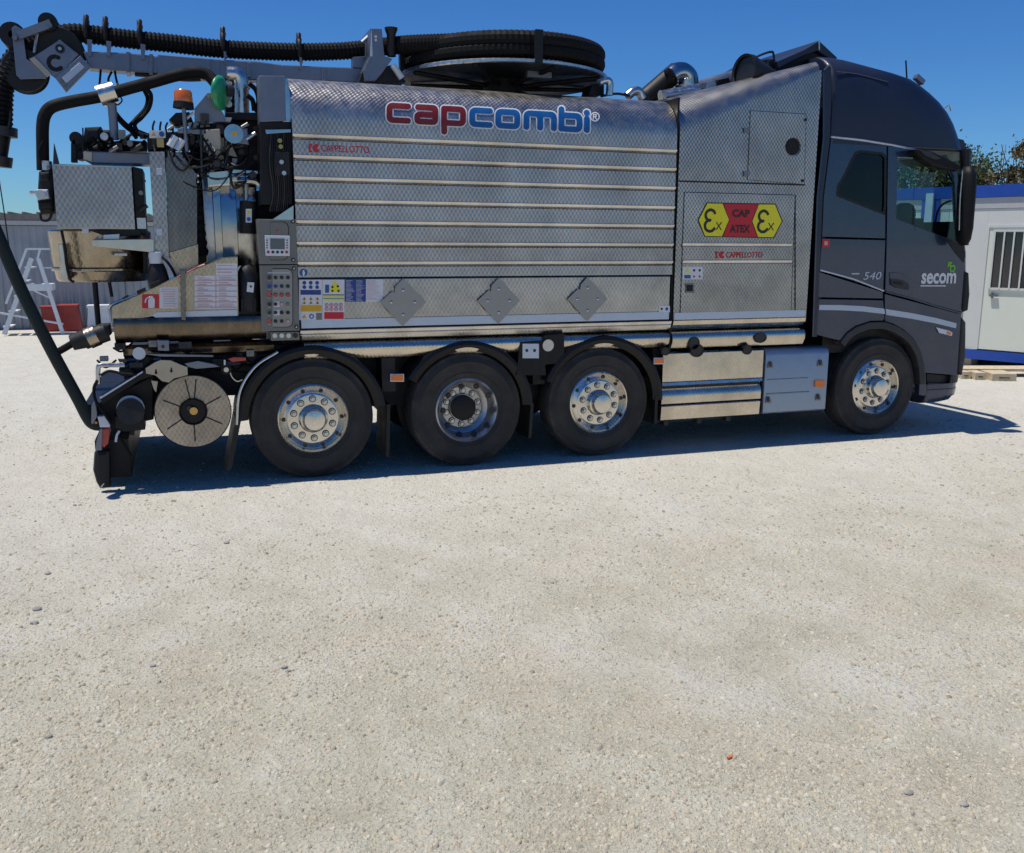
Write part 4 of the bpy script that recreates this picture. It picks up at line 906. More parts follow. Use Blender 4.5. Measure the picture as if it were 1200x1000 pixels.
ep('cradle_base', [(425, 84), (460, 76), (476, 96), (420, 97)], 1.0, .5, CHASSIS, T)
# suction hose along the boom
tube('suction_hose', [at(40, 45, YB), at(64, 42, YB), at(85, 39, YB), at(110, 41, YB), at(150, 46, YB), at(200, 51, YB), at(260, 57.5, YB), at(340, 61, YB), at(400, 60, YB), at(440, 56, YB), at(480, 52, YB-.3), at(530, 50, YB-.6)], .082, HOSEB, T, n=14, ribbed=.035)
for u, v, vb in ((101, 19, 62), (123.5, 21, 62), (163.5, 24.5, 66), (261, 33, 72), (350, 40, 79)):
    mb = MB(); 
    c = at(u, v+18, YB); r = .095; loop = [c+Vector((0, math.cos(t*.5236)*r, math.sin(t*.5236)*r)) for t in range(13)]
    mb.tube(loop, .018, 6, cap=False); g = mb.build('hose_guide', BLKPL, T, 'auto')
    MB().tube([at(u, v+14, YB-.06), at(u, v+4, YB-.05), at(u, v, YB-.03)], .022, 8).build('guide_prong', BLKPL, g, 'auto')
    MB().tube([at(u, v+14, YB+.08), at(u+1, v+5, YB+.06)], .022, 8).build('guide_prong', BLKPL, g, 'auto')
    k = ep('guide_bracket', [(u+1, v+27), (u+7 if u < 200 else u+4, v+28), (u+6 if u < 200 else u+4, vb+4), (u+2, vb+3)], YB-.13, .012, ALU, T, bev=.002)
    cyly('bolt', u+4, vb-6, YB-.137, .010, .01, LATCH, k, 8)
# boom head
HY = YB-.12
BH = ep('boom_head_plate', [(13.5, 33), (18, 30), (25, 34), (27.5, 44), (31, 69), (42, 75), (57, 87), (53, 92), (24, 93), (19, 88)], HY-.02, .02, ALU, T, bev=.003)
ep('boom_head_plate', [(40, 66), (70, 46.5), (92, 64), (66, 93), (36, 70)], HY-.035, .015, ALU, T, bev=.003)
cu_ = at(65, 74, HY-.04); pts = [(cu_.x+.052*math.cos(math.radians(t)), cu_.z+.052*math.sin(math.radians(t))) for t in range(60, 330, 15)]
plane_strokes('letter_c_cutout', [pts], .017, BLACK, BH, HY-.038); cyly('pivot_bolt', 70, 57, HY-.055, .035, .03, CHASSIS, BH, 16); cyly('pivot_nut', 70, 57, HY-.062, .015, .02, ALLOY, BH, 6)
ep('slide_pad', [(34, 69), (40, 66), (60, 86), (55, 90)], HY-.06, .03, BEIGE, BH, bev=.004)
ep('cylinder_bracket', [(64, 91), (94, 65), (106, 78), (77, 108)], HY-.07, .06, ALU, T, bev=.006)
ep('bracket_recess', [(72, 91), (93, 73), (99, 79), (78, 98)], HY-.078, .012, STRIP, T, bev=.004)
for u, v in ((72, 95), (76, 99)): cyly('bolt', u, v, HY-.08, .014, .02, LATCH, BH, 8)
MB().tube([at(22, 42, HY-.04), at(60, 28, HY-.04)], .045, 4).build('roller_arm', ALU, T)
for u, v, r in ((17, 44, .10), (58, 29.5, .075)):
    g = MB().lathe([(r*.3, -.12), (r, -.12), (r*1.02, -.09), (r*.75, -.06), (r*.75, .06), (r*1.02, .09), (r, .12), (r*.3, .12)], at(u, v, YB), (0, 1, 0), 24).build('hose_roller', BLKPL, T, 'auto')
    cyly('bolt', u, v, HY-.09, .02, .05, LATCH, g, 8)
MB().lathe([(.04, -.09), (.19, -.09), (.20, -.07), (.14, -.03), (.14, .03), (.20, .07), (.19, .09), (.04, .09)], at(70, 62, YB), (0, 1, 0), 32).build('guide_sheave', BLKPL, T, 'auto')
MB().lathe([(.04, -.08), (.17, -.08), (.18, -.06), (.12, 0), (.18, .06), (.17, .08), (.04, .08)], at(30, 84, YB), (0, 1, 0), 32).build('guide_sheave', BLKPL, T, 'auto')
tube('head_stay', [at(44, 36, HY), at(40, 62, HY)], .012, ALLOY, T, n=6, sm=0)
# drooping suction hose with coupling
tube('suction_hose', [at(60, 44, YB), at(38, 52, YB), at(18, 68, YB), at(7, 88, YB), at(3, 108, YB), at(2, 135, YB), at(2, 150, YB)], .09, HOSEB, T, n=14, ribbed=.04)
MB().cyl(at(3, 149, YB), at(3, 160, YB), .115, n=20).build('hose_coupling', GREYP, T, 'auto')
tube('coupling_lever', [at(10, 152, YB-.1), at(12, 142, YB-.1), at(13, 131, YB-.1)], .014, BLACK, T, n=6)
MB().cyl(at(2, 160, YB), at(0, 188, YB), .07, .055, n=16).build('suction_nozzle', BLACK, T, 'auto'); MB().cyl(at(1, 184, YB), at(1, 196, YB), .095, .085, n=16).build('nozzle_flange', GREYP, T, 'auto')
tube('pull_rope', [at(-2, 205, .6), at(5, 250, .5), at(12, 300, .4), at(19, 345, .3)], .005, BLACK, T, n=5)
# long green-black jetting hose down to the tail
tube('jetting_hose', [at(-14, 250, -.02), at(0, 282, -.02), at(25, 340, 0), at(60, 410, .02), at(90, 465, .04), at(103, 490, .05), at(111, 497.5, .06), at(124, 498, .07)], .047, HOSEG, T, n=14, sm=10)

# ---- rear equipment
# dark tank end and door frame
MB().cyl((-.75, 1.3, 2.3), (-.1, 1.3, 2.3), .78, n=48).build('tank_rear_dome', BLACK, T, 'auto')
MB().box((-.6, .62, 1.3), (-.12, 2.3, 2.9)).build('rear_door_frame', BLACK, T)
ep('tank_corner_box', [(303, 88.5), (334, 89), (335, 142), (305, 143)], .05, .28, ALU, T, bev=.006)
ep('corner_box_end', [(331.5, 89), (336.5, 92), (342, 120), (342, 143), (331.5, 143)], .06, .25, STEELP, T, bev=.004)
ep('dark_housing', [(305, 143), (342, 143), (343, 240), (306, 240)], .06, .3, BLACK, T)
ep('housing_ledge', [(311, 152), (341, 151.5), (341, 155), (312, 157)], .03, .05, STEELP, T, bev=.002)
VB = ep('valve_block', [(322, 178), (339, 178), (340, 205), (323, 206)], .02, .08, CHASSIS, T)
for u, v in ((330, 190), (333, 203), (328, 165), (329, 172)): cyly('valve_knob', u, v, -.0, .018, .05, ALLOY if v > 180 else BRASS, T, 10)
for k in range(9): tube('service_cable', [at(318+k*2.4, 155, .05), at(316+k*2.7, 190, .03), at(320+k*2.2, 225, .05), at(316+k*2.6, 248, .06)], .006, BLKPL if k % 3 else GREYP, T, n=5)
ep('corner_gusset', [(318, 258), (344, 240.5), (344, 258)], .0, .05, STEELP, T, bev=.003)
# stainless filter columns with clamps, faces bowed so reflections grade from sky to ground
def barrel(name, u0, u1, v0, v1, y, mat, k=.10, label=None):
    a_, b_ = at(u0, v0, y), at(u1, v1, y); a_.x = at(u0, (v0+v1)/2, y).x; b_.x = at(u1, (v0+v1)/2, y).x; zc = b_.z+(a_.z-b_.z)*.45; n = 14; pr = []
    for i in range(n+1):
        z = b_.z+(a_.z-b_.z)*i/n; pr.append((y+k*(z-zc)**2/(.35**2)*.35, z))
    pr += [(y+.35, a_.z), (y+.35, b_.z)]; m = len(pr)
    v = [(a_.x, yy, z) for yy, z in pr]+[(b_.x, yy, z) for yy, z in pr]
    return mk(name, v, [(i, (i+1) % m, m+(i+1) % m, m+i) for i in range(m)]+[tuple(range(m-1, -1, -1)), tuple(range(m, 2*m))], mat, T, 'auto', label)
barrel('filter_column', 241, 250.6, 206, 318, .40, ALLOY, label='narrow dull column'); barrel('filter_column', 251.2, 259.5, 206, 314, .37, STEELP, .05); barrel('filter_column', 260, 277.5, 206, 312, .34, STEELP, .12); barrel('filter_column', 278.3, 301, 206, 322, .44, STEELP, .10, label='wide stainless column beside the control cabinet')
ep('column_flange', [(242, 200), (270, 197), (270, 218), (243, 220)], .22, .2, STEELP, T, bev=.02); ep('column_flange', [(270, 203), (302, 205), (300, 215), (271, 213)], .25, .2, STEELP, T, bev=.015)
ep('column_flange', [(272, 198), (303, 200), (303, 204), (272, 203)], .25, .2, STEELP, T, bev=.006)
tube('clamp_hook', [at(278, 212, .22), at(296, 212, .22), at(303, 216, .22), at(303, 224, .22)], .03, STEELP, T, n=8)
MB().cyl(at(289, 215, .28), at(289, 235, .28), .016, n=8).build('clamp_rod', STRIP, T)
BT = MB().cyl(at(291, 236, .2), at(291, 274, .2), .07, n=16).build('accumulator', BLACK, T, 'auto'); quad('label_plate', 288, 245, 295, 261, .12, WHITE, BT)
dot(291.5, 249, 2, .118, YEL, BT); dot(291.5, 257, 2.2, .118, BLUEV, BT)
BT = MB().lathe([(.0, -.19), (.08, -.19), (.085, -.17), (.085, .12), (.06, .17), (.03, .2), (.03, .24), (0, .24)], at(291, 338, .10), (0, 0, 1), 20).build('accumulator', BLKPL, T, 'auto', label='lower black accumulator bottle'); ep('label_plate', [(290, 331), (298, 331.5), (297, 343), (289, 342)], .01, .002, WHITE, BT); 
cyly('gauge', 282.5, 316, .1, .03, .04, ALLOY, T, 14); dot(294, 336, 1.2, .006, INK, BT)
for k in range(6): MB().cyl(at(284+k*3, 350, .03), at(284+k*3, 366, .03), .012, n=8).build('fuse_holder', BLKPL, T)
cyly('brass_fitting', 302, 374, .0, .022, .05, BRASS, T, 10)
# upper rear machinery
ep('fin_plate', [(228, 143), (228, 127), (243, 109), (262, 133), (264, 143)], .25, .05, ALU, T, bev=.004); cyly('orange_stud', 245.5, 112, .24, .02, .03, BRASS, T)
GC = MB().lathe([(0, -.04), (.06, -.035), (.12, -.01), (.135, .01), (.11, .03), (0, .04)], at(257, 109, .2), (.85, -.5, -.05), 28).build('green_cap', GREENC, T, True); MB().cyl(at(262, 107, .25), at(270, 106, .3), .05, n=14).build('cap_neck', GREYP, T)
tube('polished_elbow', [at(283.5, 133, .45), at(283, 110, .45), at(282, 95, .45), at(277, 88, .45), at(266, 87, .45)], .062, CHROME, T, n=18)
MB().cyl(at(283, 102, .45), at(283, 104, .45), .07, n=18).build('pipe_band', ALLOY, T)
ep('manifold', [(262, 90), (275, 96), (276, 133), (265, 135), (262, 115)], .5, .15, CHASSIS, T)
for v in (98, 106, 114, 122): cyly('manifold_port', 268, v, .46, .028, .05, ALLOY if v % 4 else GREYP, T, 12)
ep('manifold_base', [(264, 132), (304, 132), (304, 141), (264, 140)], .4, .2, CHASSIS, T)
tube('hydraulic_hose', [at(292, 98, .3), at(300, 106, .3), at(303, 118, .3), at(301, 132, .3)], .02, HOSEB, T)
tube('hydraulic_hose', [at(290, 112, .3), at(296, 118, .3), at(298, 130, .3)], .02, HOSEB, T)
cyly('motor_cover', 274, 157, .15, .075, .15, STEELP, T, 28); ep('motor_housing', [(274, 150), (290, 150), (292, 170), (276, 168)], .18, .2, ALU, T, bev=.01); quad('label_plate', 271, 155, 278, 159, .148, AMB, T)
WB = ep('warning_box', [(238, 152), (258, 151), (260, 186), (239, 187)], .2, .15, BEIGE, T, bev=.008)
ep('machine_plate', [(252, 160), (268, 163), (278, 184), (268, 182), (258, 188)], .3, .02, WALLW, T, bev=.002); ep('machine_plate', [(220, 144), (244, 143), (246, 148), (222, 151)], .3, .05, WALLW, T, bev=.002); ep('machine_plate', [(245, 136), (272, 138), (270, 143), (245, 142)], .28, .1, WALLW, T, bev=.002)
ep('machine_housing', [(222, 145), (305, 142), (306, 205), (224, 200)], .5, .5, CHASSIS, T); ep('machine_housing', [(228, 195), (306, 195), (306, 310), (230, 312)], .75, .4, BLACK, T)
ep('top_rail', [(208, 150), (242, 152), (242, 158), (208, 156)], .2, .1, ALU, T, bev=.006)
# beacon
BC = MB().cyl(at(215, 120, .2), at(215, 127.5, .2), .076, .082, n=20).build('beacon_base', BLACK, T, 'auto')
MB().lathe([(0, .10), (.055, .095), (.068, .08), (.074, .0), (.07, -.01)], at(215, 120.5, .2), (0, 0, 1), 24).build('amber_beacon', simple('amber_lens', (.50, .11, .004), .25, var=.05, coat=.8), T, 'auto')
MB().cyl(at(215.3, 127, .2), at(219, 178, .2), .016, n=10).build('beacon_post', ALU, T); tube('beacon_cable', [at(217, 178, .15), at(222, 190, .12), at(214, 200, .12), at(204, 192, .12), at(198, 176, .14)], .007, BLACK, T, n=5)
tube('post', [at(235.5, 152, .15), at(236.5, 208, .15)], .009, GREYP, T, n=6, sm=0)
# hydraulic control bank: many levers, spools and hoses
ep('spool_bank', [(172, 156), (250, 152), (250, 172), (173, 176)], .28, .25, CHASSIS, T, bev=.008)
for k in range(9):
    u = 178+k*7.6; MB().box(tuple(at(u, 171, .26)), tuple(at(u+5, 157, .26)+Vector((0, .03, 0)))).build('spool', BLKPL if k % 3 else GREYP, T)
    tube('spool_lever', [at(u+2, 157, .27), at(u+1+(k % 2), 149, .24), at(u+3, 142+(k*5 % 4), .2)], .008, BLACK, T, n=5)
    tube('hydraulic_hose', [at(u+2, 170, .27), at(u+4+3*math.sin(k*2), 182, .2), at(u-3+4*math.cos(k*3), 196+3*(k % 3), .3)], .010, HOSEB, T, n=6)
quad('label_plate', 175, 153, 194, 162, .24, WHITE, T, .004); tri(180, 157.3, 2.6, .236, AMB, T); dot(189.5, 157.3, 2.8, .236, BLUEV, T)
for u, v, a in ((202, 166, .5), (210, 170, .4)): MB().cyl(at(u-3, v+6, .2), at(u+4, v-6, .2), .03, n=12).build('solenoid', STRIP, T, 'auto')
ep('dark_cowl', [(198, 140), (206, 132), (222, 131), (227, 144), (206, 148)], .35, .2, BLKPL, T, bev=.02)
tube('bracket_rod', [at(219, 139, .25), at(227, 132, .25)], .012, STRIP, T, n=6, sm=0); 
# engine/pump group at left of the bank
PG = ep('pump_body', [(99, 149), (118, 148), (120, 170), (96, 172)], .45, .3, BLKPL, T, bev=.03); ep('pump_body', [(118, 152), (130, 152), (132, 168), (118, 168)], .5, .25, GREYP, T, bev=.02)
cyly('pump_flange', 89, 162, .4, .05, .2, CHASSIS, T, 16); cyly('pump_flange', 93, 178, .42, .06, .2, BLACK, T, 16); ep('pump_bracket', [(83, 168), (88, 160), (90, 190), (83, 190)], .4, .1, CHASSIS, T)
for k in range(7): tube('hydraulic_hose', [at(92+k*9, 176-(k % 3)*3, .4), at(98+k*10, 168-(k % 2)*6, .32), at(108+k*9, 172, .4), at(116+k*9, 165+(k % 3)*4, .42)], .014, HOSEB, T, n=6)
ep('pump_bracket', [(100, 168), (150, 164), (172, 166), (172, 177), (104, 178)], .45, .2, BLACK, T, bev=.01); ep('pump_plate', [(120, 170), (142, 169), (142, 172), (120, 172)], .38, .05, STEELP, T)
ep('support_arm', [(98, 177), (104, 177), (172, 179), (232, 178), (232, 191), (172, 193), (106, 191.5), (97, 186)], .32, .25, ALU, T, bev=.01); ep('support_arm_pad', [(97, 176), (108, 178), (108, 190), (98, 187)], .3, .25, BEIGE, T, bev=.008)
MB().cyl(at(97.5, 178, .3), at(97, 150, .3), .006, n=6).build('stay_wire', BLACK, T)
# big black hose arching over
tube('pressure_hose', [at(50.5, 200, .35), at(50, 175, .35), at(50, 148, .35), at(53, 134, .35), at(62, 125, .35), at(85, 119, .35), at(118, 113, .35), at(150, 104, .35), at(180, 96, .35), at(205, 89, .35), at(228, 85, .35), at(243, 88, .35), at(253, 98, .32)], .047, HOSEB, T, n=14)
MB().cyl(at(116, 113, .35), at(135, 107.5, .35), .083, n=24).build('hose_sleeve', CHROME, T, 'auto')
MB().cyl(at(131, 120, .37), at(134.5, 164, .37), .034, n=14).build('sleeve_post', ALU, T, 'auto')
tube('hydraulic_hose', [at(172, 104, .4), at(177, 112, .4), at(175, 126, .4), at(166, 138, .4), at(158, 146, .36), at(163, 156, .3), at(174, 160, .28)], .016, HOSEB, T, n=8)
tube('hydraulic_hose', [at(169, 106, .45), at(173, 116, .45), at(170, 128, .45), at(158, 141, .42), at(152, 150, .38), at(160, 162, .34)], .016, HOSEB, T, n=8)
for du_ in (0, 4): tube('hydraulic_hose', [at(134, 130+du_, .4), at(143, 141+du_, .4), at(154, 150+du_, .4), at(172, 158+du_, .4)], .014, HOSEB, T, n=8)
tube('hydraulic_hose', [at(131, 84, 1.2), at(127, 93, 1.2), at(129, 100, 1.1)], .010, HOSEB, T, n=6); tube('hydraulic_hose', [at(134, 80, 1.2), at(136, 92, 1.2), at(139, 103, 1.1)], .010, HOSEB, T, n=6); tube('hydraulic_hose', [at(118, 82, 1.2), at(117, 95, 1.2), at(116, 103, 1.1)], .010, HOSEB, T, n=6)
tube('hydraulic_hose', [at(140, 112, .4), at(143, 118, .4), at(138, 123, .4), at(134, 120, .4)], .006, HOSEB, T, n=6)
MB().cyl(at(53, 189, .35), at(53.5, 200, .35), .05, n=14).build('hose_ferrule', ALLOY, T, 'auto')
tube('lashing_cable', [at(50, 165, .28), at(45, 178, .28), at(47, 190, .28)], .008, BLACK, T, n=5)
# valve cluster left of the box
VC = ep('valve_cluster', [(45, 201), (60, 197), (63, 212), (63, 250), (47, 252), (43, 234)], .3, .2, BLKPL, T, bev=.03)
ep('valve_cap', [(42, 222), (56, 222), (58, 233), (43, 235)], .26, .1, STRIP, T, bev=.015); MB().cyl(at(35, 226, .3), at(44, 226, .3), .014, n=8).build('valve_spindle', ALLOY, T)
cyly('valve_gauge', 47.5, 228, .245, .035, .03, ALLOY, T, 16); ep('valve_cap', [(45, 202), (58, 201), (58, 213), (46, 213)], .28, .1, CHASSIS, T, bev=.02)
tube('valve_handle', [at(47, 250, .3), at(49, 258, .3), at(57, 258, .3), at(61, 250, .3)], .01, BLKPL, T, n=6); ep('pointed_fin', [(62, 193), (63, 168), (69, 192)], .3, .05, GREYP, T)
ep('valve_cap', [(44, 236), (62, 235), (62, 244), (45, 246)], .27, .1, BLACK, T, bev=.02)
# rear stainless box, soiled drum and shelf
ep('equipment_box', [(61, 193), (154, 196.5), (158.5, 269), (67, 268.5)], .18, .5, STEELBOX, T, bev=.006); ep('box_lid_lip', [(60.5, 192), (154, 195), (154, 196.8), (60.5, 194)], .165, .5, STEELP, T, bev=.002)
ep('box_side', [(154.8, 195), (167, 198), (171, 276), (159.5, 270)], .22, .5, BLACK, T, bev=.006)
c_ = at(119.5, 300, .66); zt_, zb_ = at(119, 270, .30).z, at(119, 331, .30).z
MB().lathe([(0, zb_-c_.z), (.345, zb_-c_.z), (.362, zb_-c_.z+.02), (.385, -.02), (.398, zt_-c_.z-.01), (.39, zt_-c_.z), (0, zt_-c_.z)], c_, (0, 0, 1), 48).build('soiled_drum', STEELRUST, T, 'auto')
MB().lathe([(.385, -.012), (.396, -.004), (.396, .01), (.385, .018)], c_-Vector((0, 0, .11)), (0, 0, 1), 48).build('drum_hoop', STEELRUST, T, 'auto')
tube('hopper_edge_cable', [at(72, 270, .22), at(76, 290, .22), at(78, 310, .22), at(82, 327, .22), at(87, 331, .22)], .012, BLACK, T, n=6)
ep('hopper_side_plate', [(68, 286), (73, 286), (80, 329), (71, 327)], .3, .3, STEELP, T); ep('hopper_buffer', [(167.5, 285), (172, 292), (173, 320), (168, 322)], .3, .3, BLKPL, T)
ep('box_bottom_fitting', [(96, 268), (104, 268), (104, 273), (96, 273)], .2, .1, STRIP, T); ep('box_bottom_bracket', [(104, 270), (165, 268), (165, 276), (125, 278), (118, 275)], .22, .3, CHASSIS, T)
ep('shelf_arm', [(107.5, 281), (180, 280), (180, 296), (108, 289)], .12, .15, STEELP, T, bev=.005); ep('shelf_bracket', [(134, 297), (149, 297), (149, 300), (134, 300)], .2, .06, STRIP, T)
ep('arm_hinge', [(121, 275), (140, 274), (140, 281), (121, 281)], .2, .1, ALLOY, T)
for u0, u1 in ((111, 117), (128, 131)): MB().cyl(at(u0, 331, .35), at(u1, 400 if u0 < 120 else 348, .35), .022 if u0 < 120 else .014, n=10).build('hanging_lance', BLACK, T)
# faceted column
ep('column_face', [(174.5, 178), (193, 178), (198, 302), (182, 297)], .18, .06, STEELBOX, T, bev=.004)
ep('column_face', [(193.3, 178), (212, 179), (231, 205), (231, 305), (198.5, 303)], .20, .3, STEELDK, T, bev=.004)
for v in (197, 268): ep('column_bolt_plate', [(183, v), (190, v), (190, v+8), (183.5, v+8)], .172, .01, STRIP, T, bev=.003)
ep('column_foot', [(198, 296), (232, 286), (233, 318), (206, 326)], .185, .1, STEELRUST, T, bev=.004)
mb = MB().tube(cr([at(225, 180, .3), at(227, 230, .3), at(236, 300, .3)], 14), .06, 12, rfun=lambda i: .065 if i % 2 else .052); mb.build('bellows_hose', HOSEB, T)
for v in (205, 212): MB().cyl(at(224, v, .25), at(233, v+.3, .25), .02, n=8).build('hose_clamp', CHROME, T)
# small bottle
mb = MB().lathe([(0, .1), (.05, .09), (.055, .06), (.05, .0)], at(183, 309, .15), (0, 0, 1), 16).build('bottle_cap', WHITE, T, 'auto'); MB().lathe([(.05, .0), (.07, -.05), (.085, -.12), (.075, -.2), (.05, -.26)], at(184, 309, .15), (0, 0, 1), 16).build('grease_bottle', BLKPL, T, 'auto')
tube('hydraulic_hose', [at(186, 298, .15), at(196, 307, .1), at(203, 318, .1), at(207, 328, .1)], .012, HOSEB, T, n=6)
# tipping body floor: wedge of soiled stainless with notices
ep('tailgate_wedge', [(131, 359), (168, 343), (205, 325), (240, 311), (262, 302), (278.5, 301), (279.5, 370), (181, 371), (132, 379)], .02, .8, STEELRUST, T, bev=.004)
sweep('wedge_lower_rail', [(.0, 1.42), (-.015, 1.39), (-.01, 1.33), (.03, 1.26), (.1, 1.22), (.3, 1.2), (.3, 1.44)], -1.53, -.36, STEELBR, T, 'auto', both=False)
sweep('wedge_bottom_tube', [(.1, 1.2), (.06, 1.17), (.08, 1.12), (.2, 1.08), (.4, 1.1)], -1.48, -.3, STEELBR, T, 'auto', both=False)
tube('wedge_rim', [at(128, 362, .0), at(131, 357.5, -.01), at(143, 352, -.01), at(160, 345, -.01)], .012, STEELP, T, n=6); ep('rim_clip', [(143, 349), (150, 345.5), (151, 350), (144, 353.5)], -.02, .05, BLKPL, T); ep('rim_clip', [(160, 341), (170, 337), (171, 341), (161, 346)], -.02, .05, BLKPL, T); ep('rim_clip', [(176, 333), (187, 328), (188, 332), (177, 338)], -.02, .05, BLKPL, T)
MB().tube([at(208, 325, -.01), at(232, 313, -.01), at(240, 310, -.01)], .006, 6).build('red_seam', REDL, T)
FE = quad('fire_sign', 166.5, 345, 186.3, 361.5, .012, RED, T, .004); ep('extinguisher_symbol', [(174, 361), (173.5, 352), (175, 349.5), (176.5, 348.5), (176.5, 347), (179, 347), (179, 348.5), (180.5, 349.5), (181.5, 352), (181, 361)], .009, .002, WHITE, FE, bev=.0002)
tube('extinguisher_symbol', [at(176, 348, .010), at(171.5, 350, .010), at(170, 355, .010)], .006, WHITE, FE, n=5)
n1 = quad('printed_notice', 187, 337, 209, 361.5, .013, WHITE, T, .003)
for k in range(8): quad('text_line', 189+random.random()*3, 339+k*2.8, 203+random.random()*4, 339.7+k*2.8, .010, PINK, n1, .001)
n2 = quad('printed_notice', 228, 323.5, 277.8, 362, .013, WHITE, T, .003); n3 = quad('printed_notice', 253, 309, 277.8, 323, .013, WHITE, T, .003)
for k in range(6):
    quad('table_rule', 228.5, 328.5+k*6.3, 277.3, 329.4+k*6.3, .010, PINK, n2, .001)
    for j, a in enumerate((229.5, 254.5)):
        for r_ in range(2): quad('text_line', a+2, 324.9+k*6.3+r_*2.1, a+9+random.random()*12, 325.6+k*6.3+r_*2.1, .0103, PINK, n2, .001)
for k in range(3): quad('text_line', 254.5, 311+k*4, 274-random.random()*6, 311.8+k*4, .010, PINK, n3, .001)
quad('table_rule', 252.6, 324, 253.4, 361.5, .0097, PINK, n2, .001); quad('table_rule', 253.2, 315.7, 277.6, 316.3, .010, PINK, n3, .001)
ep('wedge_white_strip', [(178, 369.5), (184, 366), (278, 363), (278.5, 370.5), (182, 372.5)], .008, .01, STRIP, T, bev=.001)
ep('clamp_post', [(211.5, 316), (217, 316), (218, 376), (212.5, 375)], -.05, .05, STEELDK, T, bev=.008)
R3 = random.Random(11)
for k in range(20):
    a_, b_ = (R3.uniform(226, 304), R3.uniform(146, 200)), (R3.uniform(176, 304), R3.uniform(150, 205)); m_ = ((a_[0]+b_[0])/2+R3.uniform(-8, 8), max(a_[1], b_[1])+R3.uniform(6, 26))
    tube('cable', [at(*a_, .25), at((a_[0]+m_[0])/2, (a_[1]+m_[1])/2+5, .17), at(*m_, .14), at((b_[0]+m_[0])/2, (b_[1]+m_[1])/2+5, .17), at(*b_, .25)], R3.choice((.005, .007, .011)), R3.choice((BLKPL, HOSEB, GREYP)), T, n=5)
fit = [(226, 150), (233, 165), (247, 196), (254, 192), (266, 176), (275, 190), (283, 178), (294, 160), (299, 185), (300, 150), (286, 148), (240, 140), (224, 158), (200, 150), (188, 168), (122, 160), (112, 172), (140, 172), (152, 168), (160, 174), (166, 160), (165, 226), (168, 244), (166, 262), (169, 212), (150, 160), (143, 158), (296, 205), (306, 170), (312, 215), (316, 232), (311, 195), (334, 225), (146, 167), (133, 175), (243, 165), (243, 178), (281, 205), (258, 152)]
for k, (u, v) in enumerate(fit):
    y_ = .14+.05*(k % 3); c_ = at(u, v, y_); r_ = .010+.005*(k % 4); m_ = (GREYP, CHASSIS, LATCH, GREYP, CHASSIS, LATCH, BRASS, ALLOY)[k % 8 if k % 16 != 6 else 1]
    g_ = MB()
    if k % 3 == 0: g_.cyl(c_, c_+Vector((0, .06, 0)), r_*1.15, n=14).cyl(c_-Vector((0, .012, 0)), c_, r_*.7, n=6)
    elif k % 3 == 1: g_.cyl(c_-Vector((r_*1.6, 0, r_)), c_+Vector((r_*1.6, 0, r_)), r_*.8, n=10).cyl(c_, c_+Vector((0, .1, 0)), r_*.8, n=10)
    else: g_.obox(c_, (r_*1.3, 0, 0), (0, .03, 0), (0, 0, r_*1.7)).cyl(c_-Vector((0, .04, 0)), c_, r_*.4, n=6)
    g_.build('pipe_fitting', m_, T, 'auto')
for k in range(10):
    u = 122+k*19; v = 408+R3.uniform(-6, 22); c_ = at(u, v, .1); MB().obox(c_, (.03+.01*(k % 3), 0, 0), (0, .04, 0), (0, 0, .018+.008*(k % 2))).cyl(c_-Vector((0, .055, 0)), c_, .010, n=6).build('chassis_fitting', (LATCH, CHASSIS, GREYP)[k % 3], T, 'auto')
    tube('chassis_cable', [at(u-8, v+2, .12), at(u+2, v+9+R3.uniform(-3, 3), .06), at(u+14, v+R3.uniform(-4, 6), .12)], .009, HOSEB, T, n=5)
# ---- control panels
o4 = lambda a, b: (160+a/5, 240+b/5)
C1 = ep('control_cabinet', [o4(706, 84), o4(937, 88), o4(942, 348), o4(724, 350)], -.03, .3, CTRL, T, bev=.006)
C2 = ep('control_cabinet', [o4(726, 354), o4(942, 351), o4(956, 738), o4(734, 743)], -.03, .3, CTRL, T, bev=.006)
rp = lambda a0, b0, a1, b1, c: [o4(a0+c, b0), o4(a1-c, b0), o4(a1-c*.3, b0+c*.3), o4(a1, b0+c), o4(a1, b1-c), o4(a1-c*.3, b1-c*.3), o4(a1-c, b1), o4(a0+c, b1)]
ep('cabinet_window_frame', rp(752, 100, 893, 326, 32), -.034, .006, GREYP, C1, bev=.001); ep('cabinet_window', rp(755, 104, 888, 322, 30), -.036, .006, CTRL, C1, bev=.001)
SC = ep('operator_display', [o4(751, 180), o4(898, 183), o4(898, 301), o4(757, 299)], -.046, .014, WHITE, T, bev=.003); ep('screen', [o4(783, 197), o4(868, 199), o4(869, 262), o4(784, 261)], -.049, .006, SCREEN, SC, bev=.001)
for k in range(4):
    for a in (765, 882): dot(*o4(a, 208+k*15), .85, -.0478, GREYP, SC, 'button')
for k in range(5): dot(*o4(772+k*27, 278), 1.6, -.0478, (RED if k in (0, 4) else GREYP), SC, 'button')
dot(*o4(822, 150), 1.2, -.038, RED, T, 'indicator_light')
ep('cabinet_window_frame', rp(768, 373, 918, 720, 30), -.034, .006, GREYP, C2, bev=.001); ep('cabinet_window', rp(768, 378, 913, 716, 28), -.036, .006, simple('button_plate', (.26, .26, .25), .35, .6, var=.06), C2, bev=.001); quad('label_plate', *o4(768, 394), *o4(898, 404), -.038, CGREY, C2)
bt = {0: [INK]*4, 1: [NAVY, NAVY, GREYP, INK], 2: [REDL]*4, 3: [INK, INK, PINK, CTRL], 4: [GREYP, INK, CHASSIS, CHASSIS], 5: [REDL, INK, GREYP, PINK]}
